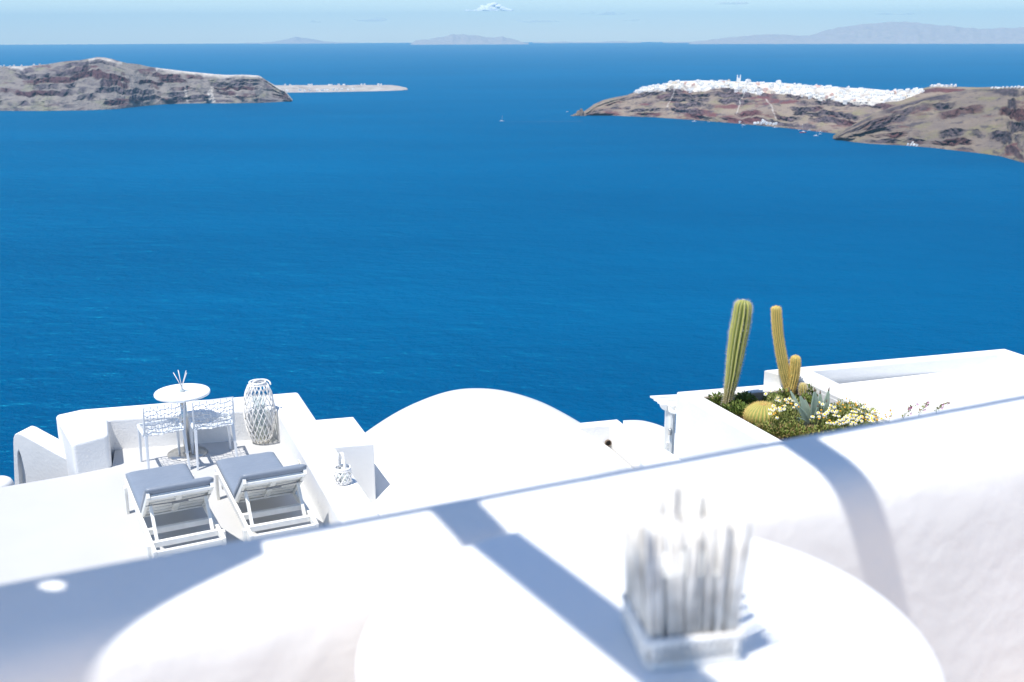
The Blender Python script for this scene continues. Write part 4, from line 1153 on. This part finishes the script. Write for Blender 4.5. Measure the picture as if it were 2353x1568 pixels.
def flower_mesh():
    out = []
    for kind in range(3):
        bm = bmesh.new(); n = 13
        if kind < 2:
            for k in range(n):
                a = 2 * math.pi * k / n; a1 = a - 0.19; a2 = a + 0.19
                L_ = 0.0225 * (1 - 0.1 * (k % 3 == 0)); dz = -0.003 * ((k * 7) % 3) - (0.008 if kind else 0)
                v = [bm.verts.new((0.006 * math.cos(a), 0.006 * math.sin(a), 0)), bm.verts.new((0.016 * math.cos(a1), 0.016 * math.sin(a1), 0.002)), bm.verts.new((L_ * math.cos(a1 * .5 + a * .5), L_ * math.sin(a1 * .5 + a * .5), dz)), bm.verts.new((L_ * math.cos(a2 * .5 + a * .5), L_ * math.sin(a2 * .5 + a * .5), dz)), bm.verts.new((0.016 * math.cos(a2), 0.016 * math.sin(a2), 0.002))]
                bm.faces.new(v)
        r_ = bmesh.ops.create_icosphere(bm, subdivisions=1, radius=1, matrix=Matrix.Translation((0, 0, 0.003)) @ Matrix.Diagonal((0.0125, 0.0125, 0.006, 1)))
        for f in {f for v in r_['verts'] for f in v.link_faces}: f.material_index = 1
        me = bpy.data.meshes.new('daisy_flower'); bm.to_mesh(me); bm.free()
        me.materials.append(M_PETAL); me.materials.append(M_YOLK if kind < 2 else M_YOLK2)
        out.append(me)
    return out
FM = flower_mesh()
def ZD(x, y): return ((3000 + x / 4.706) / 1.7408, (1550 + y / 4.706) / 1.7408)
left_f = [(295, 125), (525, 188), (495, 235), (555, 250), (672, 228), (745, 212), (705, 280), (815, 245), (850, 270), (868, 328), (828, 375), (450, 345), (372, 405), (430, 425), (478, 395), (565, 382), (575, 425), (642, 408), (655, 342), (380, 490), (515, 565), (780, 312), (390, 72), (655, 262), (735, 298), (915, 372), (445, 508), (480, 488), (610, 350)]
spent_l = {23, 24, 25, 26, 27, 28, 21}
right_f = [(1302, 285), (1368, 318), (1420, 240), (1285, 480), (1302, 548), (1180, 550), (1405, 510), (1445, 480), (1420, 552), (1480, 440), (1500, 395), (1523, 340), (1590, 370), (1552, 445), (1612, 478), (1632, 440), (1670, 538), (1590, 525), (1455, 665), (1590, 670), (1692, 615), (1760, 600), (1798, 560), (1885, 575), (1850, 628), (1940, 650), (1955, 580), (2040, 590), (2105, 635), (2105, 545), (2180, 495), (2005, 520), (1960, 520), (1935, 450), (2000, 462), (2240, 620), (2120, 460), (2250, 515), (2135, 378), (1990, 300), (2000, 340), (1812, 208), (1680, 280), (1750, 330), (1785, 380), (1872, 295), (1890, 385), (1340, 432), (1342, 495), (1388, 575), (1300, 595), (1500, 630), (1700, 450), (2180, 612), (2130, 580), (1815, 655), (1760, 668), (1685, 690), (1530, 668), (1640, 650), (1905, 690), (1985, 672), (2010, 625), (2060, 560), (1835, 540), (1900, 520), (2205, 560), (2290, 590), (2320, 640), (2215, 410), (2170, 320), (1660, 325), (1640, 300), (2050, 420), (2345, 445), (2330, 540)]
spent_r = {39, 40, 41, 42, 43, 44, 45, 46, 47, 48, 49, 50, 51, 52, 53, 54, 69, 70, 71, 72}
def Z6(x, y): return ((2750 + x / 2.139 - 3000) * 4.706, (1450 + y / 2.139 - 1550) * 4.706)
right_f += [Z6(*q) for q in ((1600, 432), (1612, 468), (1640, 440), (1692, 450), (1735, 412), (1745, 442), (1622, 492), (1660, 482), (1700, 470), (1730, 462), (1575, 470), (1580, 500), (1545, 400), (1510, 385))]
spent_r |= {76, 77, 79, 80, 82, 84, 85}
def daisy_bush(label, pts, spent, clumps, seed, hmin, hmax):
    rnd = random.Random(seed)
    xs = [at(*ZD(*p), ZS + 0.2) for p in pts]
    c = sum(xs, Vector()) / len(xs); c.z = ZS
    t = tag(empty('daisy_bush', c), label, 'daisies')
    bm = bmesh.new()
    for (px_, py_, rx, ry, h, n) in clumps:
        q = at(*ZD(px_, py_), ZS + h * 0.5); q.z = ZS
        leaf_clump(bm, q - c, rx, ry, h, n, 0.026, rnd)
    for i, p in enumerate(pts):
        h = rnd.uniform(hmin, hmax)
        q = at(*ZD(*p), ZS + h)
        o = bpy.data.objects.new('flower', FM[2 if i in spent else rnd.choice((0, 0, 1))])
        COL.objects.link(o); o.parent = t; o.location = q - c
        o.rotation_euler = (rnd.uniform(0.05, 0.75), rnd.uniform(-0.35, 0.35), rnd.uniform(0, 6.28))
        o.rotation_euler = (Matrix.Rotation(rnd.uniform(-0.5, 0.5), 4, 'Z') @ Matrix.Rotation(rnd.uniform(0.15, 0.8), 4, 'X') @ Matrix.Rotation(rnd.uniform(0, 6.28), 4, 'Z')).to_euler()
        s_ = rnd.uniform(0.72, 1.02); o.scale = (s_, s_, s_)
        g_ = q - c; foot = Vector((g_.x + rnd.uniform(-.05, .05), g_.y + rnd.uniform(-.02, .08), 0.02))
        tube(bm, [foot, foot.lerp(g_, 0.6) + Vector((0, 0, 0.02)), g_ - Vector((0, 0, 0.003))], 0.0016, 3)
    tag(obj('foliage', bm, M_LEAF, t), kind='stuff')
daisy_bush('clump of white and yellow daisies between barrel cactus and agave', left_f, spent_l,
    [(560, 420, 0.13, 0.16, 0.24, 750), (700, 560, 0.14, 0.16, 0.20, 900), (480, 260, 0.09, 0.10, 0.15, 260), (800, 380, 0.10, 0.12, 0.22, 400), (520, 660, 0.12, 0.10, 0.14, 500)], 5, 0.19, 0.25)
daisy_bush('wide bank of white and yellow daisies right of the agave', right_f, spent_r,
    [(1450, 560, 0.14, 0.16, 0.20, 700), (1700, 520, 0.18, 0.20, 0.22, 1000), (1960, 500, 0.18, 0.20, 0.22, 900), (1850, 640, 0.22, 0.16, 0.20, 800), (2170, 560, 0.16, 0.16, 0.20, 600), (1780, 400, 0.14, 0.14, 0.18, 320), (2330, 560, 0.14, 0.14, 0.18, 380), (2460, 540, 0.10, 0.10, 0.16, 160)], 6, 0.19, 0.26)

# low green cover, each patch a plant of its own
def patch(name, label, m, clumps, size, seed):
    rnd = random.Random(seed)
    c = at(clumps[0][0], clumps[0][1], ZS)
    bm = bmesh.new()
    for (x, y, rx, ry, h, n) in clumps:
        leaf_clump(bm, at(x, y, ZS) - c, rx, ry, h, n, size, rnd)
    tag(obj(name, bm, m, loc=c), label, 'plants', kind='stuff')
patch('succulent_cover', 'green succulent ground cover around the column cactus', M_LEAF2, [(1650, 930, 0.13, 0.12, 0.10, 420), (1690, 945, 0.12, 0.12, 0.09, 420), (1708, 928, 0.12, 0.10, 0.11, 420), (1712, 955, 0.12, 0.10, 0.07, 420), (1733, 950, 0.09, 0.06, 0.05, 200)], 0.036, 1)
patch('reddish_cover', 'reddish green ground cover along the front planter wall', M_LEAF3, [(1760, 992, 0.12, 0.10, 0.07, 500), (1790, 1000, 0.14, 0.12, 0.09, 600), (1820, 1000, 0.12, 0.12, 0.10, 600), (1845, 1003, 0.12, 0.12, 0.08, 500), (1880, 1003, 0.14, 0.12, 0.08, 500), (1910, 1000, 0.14, 0.12, 0.10, 500)], 0.03, 2)
rnd = random.Random(77); bm = bmesh.new(); c_bed = Vector((ic.x, ic.y, ZS))
for k in range(46):
    a_ = ic.lerp(br, rnd.uniform(0.10, 0.92)) + PD2 * rnd.uniform(1.75, 4.9)
    leaf_clump(bm, Vector((a_.x, a_.y, ZS)) - c_bed, 0.16, 0.16, rnd.uniform(0.06, 0.16), 90, 0.034, rnd)
tag(obj('bed_cover', bm, M_LEAF, loc=c_bed), 'green scrub filling the near end of the planter bed', 'plants', kind='stuff')
patch('fern_cover', 'fresh green shrub behind the cacti at the planter edge', M_LEAF2, [(1800, 918, 0.10, 0.08, 0.09, 260), (1862, 915, 0.10, 0.10, 0.14, 420), (1845, 930, 0.10, 0.08, 0.10, 300), (1775, 925, 0.08, 0.08, 0.08, 160)], 0.034, 3)

# magenta flower stems against the roof
for i, (bx, by, tx, ty, lab) in enumerate(((2076, 960, 2100, 930, 'leafy magenta flower stem nearest the daisies'), (2112, 950, 2134, 924, 'leafy magenta flower stem, middle of three above the parapet'), (2152, 942, 2177, 925, 'leafy magenta flower stem farthest right above the parapet'))):
    rnd = random.Random(40 + i)
    r0 = ray(bx, by); b0 = Vector((r0.x * 8.75 / r0.y, 8.75, ZS))          # rooted near the bed's right edge
    t = tag(empty('flower_stem', b0), lab, 'flower')
    tip = up_from(b0, tx, ty) - b0; root = Vector((0, 0, 0))
    bm = bmesh.new(); mid = up_from(b0, bx, by) - b0
    path = [root, mid, mid.lerp(tip, 0.5) + Vector((0, 0, 0.01)), tip]
    tube(bm, path, 0.003, 5)
    for k in range(70):
        p = mid.lerp(tip, rnd.random()) if k > 20 else root.lerp(mid, rnd.random())
        leaf_clump(bm, p - Vector((0, 0, 0.012)), 0.014, 0.014, 0.024, 1, 0.020, rnd)
    tag(obj('leafy_stem', bm, M_LEAF3, t), kind='stuff')
    for k in range((4, 3, 3)[i]):
        p = mid.lerp(tip, (0.35, 0.7, 1.0, 0.85)[k]) + Vector((rnd.uniform(-0.025, 0.03), -0.01, rnd.uniform(-0.005, 0.012)))
        bm = bmesh.new()
        for a in range(5):
            q = 2 * math.pi * a / 5
            v = [bm.verts.new(p), bm.verts.new(p + Vector((0.011 * math.cos(q - .4), -0.008, 0.011 * math.sin(q - .4)))), bm.verts.new(p + Vector((0.015 * math.cos(q), -0.006, 0.015 * math.sin(q)))), bm.verts.new(p + Vector((0.011 * math.cos(q + .4), -0.008, 0.011 * math.sin(q + .4))))]
            bm.faces.new(v)
        obj('blossom', bm, M_PINK, t)

# ------------------------------------------------------------------ the village on the headland
def house_mesh(kind, m1):
    bm = bmesh.new(); rnd = random.Random(kind)
    w, d, h = (9, 8, 5.2) if kind % 3 else (12, 9, 5.5)
    box(bm, (0, 0, h / 2 - 2), (w, d, h + 4))
    if kind % 4 == 0:      # vaulted roof
        for k in range(9):
            pass
        vs = []
        for e in (-1, 1):
            vs.append([bm.verts.new((w / 2 * math.cos(math.pi * k / 8), e * d / 2, h + w * 0.28 * math.sin(math.pi * k / 8))) for k in range(9)])
        for k in range(8): bm.faces.new((vs[0][k], vs[0][k + 1], vs[1][k + 1], vs[1][k]))
        bm.faces.new(vs[0]); bm.faces.new(vs[1][::-1])
    elif kind % 4 == 1:    # roof room
        box(bm, (w * 0.18, d * 0.12, h + 1.4), (w * 0.5, d * 0.6, 2.8))
    elif kind % 4 == 2:    # parapet
        for sx, sy, lx, ly in ((0, -1, w, 0.5), (0, 1, w, 0.5), (-1, 0, 0.5, d), (1, 0, 0.5, d)): box(bm, (sx * (w / 2 - 0.25), sy * (d / 2 - 0.25), h + 0.4), (lx, ly, 0.8))
    else:                  # terrace step
        box(bm, (0, -d * 0.62, h * 0.25 - 2), (w * 1.1, d * 0.5, h * 0.5 + 4))
    for k in range(2):
        box(bm, (-w * 0.25 + k * w * 0.5, -d / 2, 1.9 + 0.4 * k), (1.5, 0.3, 2.0), mi=1)
    me = bpy.data.meshes.new('village_house'); bmesh.ops.recalc_face_normals(bm, faces=bm.faces); bm.to_mesh(me); bm.free()
    me.materials.append(m1); me.materials.append(M_WIN)
    return me
HM = {'w': [house_mesh(k, M_ROOFW) for k in range(8)], 'c': [house_mesh(k, M_ROOFC) for k in range(4)], 'p': [house_mesh(k, M_ROOFP) for k in range(4)]}
LABH = {'w': ('white cubic house packed into the village along the headland crest', 'white houses of the headland village'),
        'c': ('cream coloured house among the white village houses on the crest', 'cream houses of the headland village'),
        'p': ('pinkish house among the white village houses on the crest', 'pink houses of the headland village')}
rnd = random.Random(3)
def put_house(p, kind, lab, grp, sc, rz):
    o = bpy.data.objects.new('village_house', rnd.choice(HM[kind])); COL.objects.link(o)
    o.location = p; o.scale = (sc, sc, sc); o.rotation_euler.z = rz
    return tag(o, lab, 'house', grp)
cnt = 0
for k in range(268):
    u = (k + rnd.random()) / 268
    x = 1458 + 652 * u
    lo = interp(lower, x)
    v = lo + (1.0 - lo) * rnd.random() ** 0.85
    p = oia.pt(x, v)
    kd = 'w' if rnd.random() < 0.88 else rnd.choice('cp')
    put_house(p + Vector((0, 0, -1.0)), kd, *LABH[kd], rnd.uniform(0.8, 1.45), math.atan2(-p.x, p.y) + rnd.uniform(-0.4, 0.4))
for x, v in ((2128, 1.0), (2136, 1.0), (2144, 1.0), (2152, 1.0), (2162, 0.99), (2172, 1.0), (2181, 1.0)):
    p = oia.pt(x, v); put_house(p, 'w', 'white house in the short row on the bare crest right of the village', 'houses on the bare crest', 0.95, math.atan2(-p.x, p.y))
for x in (2262, 2270, 2277, 2286, 2296, 2305, 2313, 2321, 2330, 2339, 2347):
    p = nearh.pt(x, 1.0); put_house(p + Vector((0, 0, -1)), 'w', 'white house on the crest above the dark lava slope', 'houses above the lava slope', 0.72, math.atan2(-p.x, p.y))
for x, v in ((1735, 0.03), (1742, 0.05), (1749, 0.04), (1756, 0.07), (1762, 0.04), (1770, 0.05), (1777, 0.04), (1783, 0.06), (1700, 0.03), (1752, 0.10)):
    p = oia.pt(x, v); p.z = max(p.z, SEA + 1.5); put_house(p, 'w', 'white house at the small harbour under the village cliff', 'harbour houses under the cliff', 0.75, math.atan2(-p.x, p.y) + rnd.uniform(-.2, .2))
for x, v in ((2086, 0.02), (2093, 0.02), (2100, 0.03), (2107, 0.02), (2096, 0.09)):
    p = nearh.pt(x, v); p.z = max(p.z, SEA + 1.5); put_house(p, 'w', 'white boathouse at the foot of the lava slope', 'boathouses under the lava slope', 0.55, math.atan2(-p.x, p.y))
for x, v in ((-10, 1.0), (4, 1.0), (12, 0.99), (22, 1.0), (45, 1.0), (62, 1.0), (90, 1.0), (104, 1.0), (16, 0.97), (35, 0.97)):
    p = ther.pt(x, v); put_house(p, 'w', 'white house on the crest of the left island', 'houses on the left island', 0.9, math.atan2(-p.x, p.y))
for x, v in ((656, 1), (668, 1), (711, 1), (717, 0.97), (757, 1), (762, 0.95), (779, 1), (791, 1), (831, 1), (838, 1), (870, 1), (876, 1), (660, 0.05), (690, 0.05), (700, 0.04), (712, 0.05), (729, 0.06), (745, 0.06), (752, 0.07), (766, 0.06), (775, 0.05), (786, 0.07), (800, 0.06), (812, 0.10), (740, 0.04)):
    p = spit.pt(x, v); p.z = max(p.z, SEA + 2); put_house(p, 'w', 'white house on the low spit beyond the left island', 'houses on the low spit', 1.15, math.atan2(-p.x, p.y))
# church with bell towers standing out of the village skyline
p = oia.pt(1692, 1.0)
chh = tag(empty('church', p + Vector((0, 0, 2)), math.atan2(-p.x, p.y)), 'white church with two bell towers rising above the village skyline', 'church')
bm = bmesh.new(); box(bm, (0, 0, 3), (14, 10, 14)); obj('nave', bm, M_ROOFW, chh)
for sx in (-4.5, 5.5):
    bm = bmesh.new(); box(bm, (sx, -3, 12), (3.6, 3.6, 12)); lathe(bm, [(1.9, 18), (1.5, 19.6), (0.7, 21.4), (0.05, 23)], 10, c=(sx, -3, 0)); obj('bell_tower', bm, M_ROOFW, chh)
bm = bmesh.new(); lathe(bm, [(3.4, 10), (3.2, 11.8), (2.2, 13.4), (0.05, 14.2)], 14); obj('dome', bm, M_BLUE, chh)

# ------------------------------------------------------------------ boats
def boat(label, x, y, length, yaw, hull=M_HULLW, cabin=True, mast=0.0, cat=False, group='boats off the headland'):
    p = at(x, y, SEA)
    t = tag(empty('sailing_boat' if mast else 'motor_boat', p, yaw), label, 'boat', group)
    def hull_part(off):
        bm = bmesh.new(); rows = []
        W = length * (0.13 if not cat else 0.07)
        for i in range(9):
            u = i / 8; w = W * (1 - max(0, (u - 0.45) / 0.55) ** 2.2) * (0.75 + 0.25 * min(1, u * 4)) + 0.02
            yy = -length / 2 + length * u; sh = 0.09 * length * (1 + 0.35 * u * u)
            rows.append([bm.verts.new((off - w, yy, sh)), bm.verts.new((off - w * 0.7, yy, -0.3)), bm.verts.new((off + w * 0.7, yy, -0.3)), bm.verts.new((off + w, yy, sh))])
        for A, B in zip(rows, rows[1:]):
            for k in range(4): bm.faces.new((A[k], A[(k + 1) % 4], B[(k + 1) % 4], B[k]))
        bm.faces.new(rows[0][::-1]); bm.faces.new(rows[-1])
        obj('hull', bm, hull, t)
    for o_ in ((-length * 0.2, length * 0.2) if cat else (0,)): hull_part(o_)
    if cabin:
        bm = bmesh.new(); box(bm, (0, -length * 0.05, length * 0.14), (length * (0.42 if cat else 0.17), length * 0.4, length * 0.09)); obj('cabin', bm, M_HULLW, t, bevel=length * 0.02, seg=2)
        bm = bmesh.new(); box(bm, (0, length * 0.152, length * 0.145), (length * (0.36 if cat else 0.14), length * 0.012, length * 0.04)); obj('windscreen', bm, M_WIN, t)
    if mast:
        bm = bmesh.new(); tube(bm, [(0, length * 0.1, length * 0.05), (0, length * 0.1, mast)], 0.28, 6, r2=0.16); obj('mast', bm, M_MAST, t)
        bm = bmesh.new(); tube(bm, [(0, length * 0.08, length * 0.2), (0, -length * 0.35, length * 0.21)], 0.35, 6); obj('boom', bm, M_HULLW, t)
        bm = bmesh.new(); tube(bm, [(0, length * 0.49, length * 0.12), (0, length * 0.1, mast)], 0.06, 4); obj('forestay', bm, M_MAST, t)
boat('white sailing boat with bare mast alone in open water', 1153, 279, 15, R(-95), mast=19)
boat('white motor boat just left of the rock islet', 1304, 257.5, 11, R(-60))
boat('white motor boat cruising off the middle of the headland', 1595, 280, 15, R(85))
boat('small white boat moored close under the headland point', 1444, 267.5, 8, R(80))
boat('small brown topped boat moored under the red cliffs', 1629, 281, 9, R(80), hull=M_ROOFP)
boat('long white motor boat left of the small harbour', 1708, 288.5, 14, R(-100))
boat('small round white tender below the long motor boat', 1706, 292.6, 6, R(20), cabin=False)
boat('pale motor boat moored just below the small harbour', 1781, 293.8, 13, R(-98))
boat('red hulled sailing boat with tall mast near the lava slope', 1845, 305.5, 20, R(95), hull=M_HULLR, mast=27)
boat('small white boat behind the red sailing boat', 1837, 299.2, 9, R(90))
boat('white motor boat right of the red sailing boat', 1859.5, 301, 13, R(-85))
boat('white catamaran nearest the viewer of the moored boats', 1875, 313, 13, R(-80), cat=True, mast=18)
boat('upper of two white boats side by side near the lava slope', 1885.5, 304, 12, R(-85))
boat('lower of two white boats side by side near the lava slope', 1885, 309, 11, R(-85))

# faint wakes on the water
M_WAKE = thin_glass('churned_water', (0.97, 0.99, 1.0), 0.0)
wn_ = M_WAKE.node_tree
mxw = [n for n in wn_.nodes if n.type == 'MIX_SHADER'][0]; mxw.inputs[0].default_value = 0.08
dw = wn_.nodes.new('ShaderNodeBsdfDiffuse'); dw.inputs[0].default_value = (0.62, 0.72, 0.78, 1); wn_.links.new(dw.outputs[0], mxw.inputs[2])
def wake(label, pts, w0, w1):
    bm = bmesh.new(); pr = None; n = len(pts) - 1
    P_ = [at(x, y, SEA + 0.25) for x, y in pts]
    for i, p in enumerate(P_):
        d = (P_[min(i + 1, n)] - P_[max(i - 1, 0)]).normalized(); sd = Vector((-d.y, d.x, 0)) * (w0 + (w1 - w0) * i / n) / 2
        q = [bm.verts.new(p - P_[0] + sd), bm.verts.new(p - P_[0] - sd)]
        if pr: bm.faces.new((pr[0], pr[1], q[1], q[0]))
        pr = q
    tag(obj('boat_wake', bm, M_WAKE, loc=P_[0]), label, 'wake', kind='stuff')
wake('thin pale wake trailing right of the lone sailing boat', [(1159, 279.6), (1190, 280), (1230, 279.6), (1280, 279.2), (1340, 279)], 5, 12)
wake('short white wake behind the cruising motor boat', [(1600, 280.2), (1607, 280.8), (1616, 281.2)], 6, 16)

# ------------------------------------------------------------------ clouds
def cloud(name, label, blobs, dist, dens, base):
    c = ray(blobs[0][0], blobs[0][1]); c = Vector((0, 0, EYE)) + c * (dist / c.y)
    bm = bmesh.new()
    for (x, y, rx, ry) in blobs:
        r = ray(x, y); p = Vector((0, 0, EYE)) + r * (dist / r.y) - c
        sx = rx * dist / FPX; sz = ry * dist / FPX
        bmesh.ops.create_icosphere(bm, subdivisions=3, radius=1, matrix=Matrix.Translation(p + Vector((0, -(y - 18) * dist / FPX * 2.2, 0))) @ Matrix.Diagonal((sx, sz * 1.3, sz, 1)))
    for v in bm.verts:
        s_ = 0.0016
        v.co += Vector((noise.noise(v.co * s_), noise.noise(v.co * s_ + Vector((5, 0, 0))), noise.noise(v.co * s_ + Vector((0, 5, 0))))) * 110
    zb_ = ray(1122, base).z * dist / ray(1122, base).y + EYE - c.z
    for v in bm.verts: v.co.z = max(v.co.z, zb_)
    for f in bm.faces: f.smooth = True
    m = bpy.data.materials.new(name + '_vapour'); m.use_nodes = True
    nt = m.node_tree; nt.nodes.clear()
    out = nt.nodes.new('ShaderNodeOutputMaterial'); mx = nt.nodes.new('ShaderNodeMixShader'); mx.inputs[0].default_value = dens
    tr = nt.nodes.new('ShaderNodeBsdfTransparent'); dfb = nt.nodes.new('ShaderNodeBsdfDiffuse'); dfb.inputs[0].default_value = (0.97, 0.97, 0.97, 1)
    nt.links.new(tr.outputs[0], mx.inputs[1]); nt.links.new(dfb.outputs[0], mx.inputs[2]); nt.links.new(mx.outputs[0], out.inputs['Surface'])
    o = obj(name, bm, m, loc=c)
    return tag(o, label, 'cloud', kind='stuff')
rnd = random.Random(8)
CD = 60000
main = []
for k in range(80):
    u = rnd.uniform(-1, 1); top = 16 * max(0.1, 1 - abs(u - 0.25) ** 1.4)
    h_ = rnd.random()
    rr = rnd.uniform(3.0, 5.2) * (1 - 0.45 * abs(u))
    main.append((1122 + 52 * u, 27 - top * h_, rr * 1.7, rr))
cloud('puffy_cloud', 'small bright puffy white cloud above the horizon', main, CD, 0.85, 25.5)
for i, (x, y, w, h, n, lab) in enumerate(((1235, 51, 52, 3.5, 8, 'thin flat cloud streak under the puffy cloud'), (858, 48, 34, 4, 8, 'faint small cloud left of the puffy cloud'), (735, 52, 14, 3, 4, 'tiny faint cloud farthest left above the horizon'), (1440, 49, 18, 3, 5, 'small faint cloud right of the puffy cloud'), (1690, 9, 34, 6, 8, 'broken cloud wisp at the top edge right of centre'), (2055, 36, 45, 4, 8, 'faint cloud band above the long mountain island'), (1385, 33, 45, 6, 8, 'faint grey cloud patch between the two brighter clouds'))):
    bl_ = [(x + w * rnd.uniform(-1, 1), y + h * rnd.uniform(-.6, .6), w * rnd.uniform(.2, .5), h * rnd.uniform(.35, .8)) for _ in range(n)]
    cloud('wispy_cloud', lab, bl_, CD, 0.12, y + h * 0.5)
# ------------------------------------------------------------------ haze
bm = bmesh.new()
box(bm, (0, 0, 0), (112000, 112000, 1360))
hz = obj('haze', bm, [], loc=(0, 0, SEA - 4 + 680))
m = bpy.data.materials.new('sea_air'); m.use_nodes = True
nt = m.node_tree; nt.nodes.clear()
out = nt.nodes.new('ShaderNodeOutputMaterial'); pv = nt.nodes.new('ShaderNodeVolumePrincipled')
pv.inputs['Color'].default_value = (0.39, 0.67, 0.81, 1)
pv.inputs['Density'].default_value = 2.6e-5
pv.inputs['Anisotropy'].default_value = 0.0
nt.links.new(pv.outputs[0], out.inputs['Volume'])
hz.data.materials.append(m)
tag(hz, 'pale blue sea haze thickening towards the horizon', 'haze', kind='stuff')
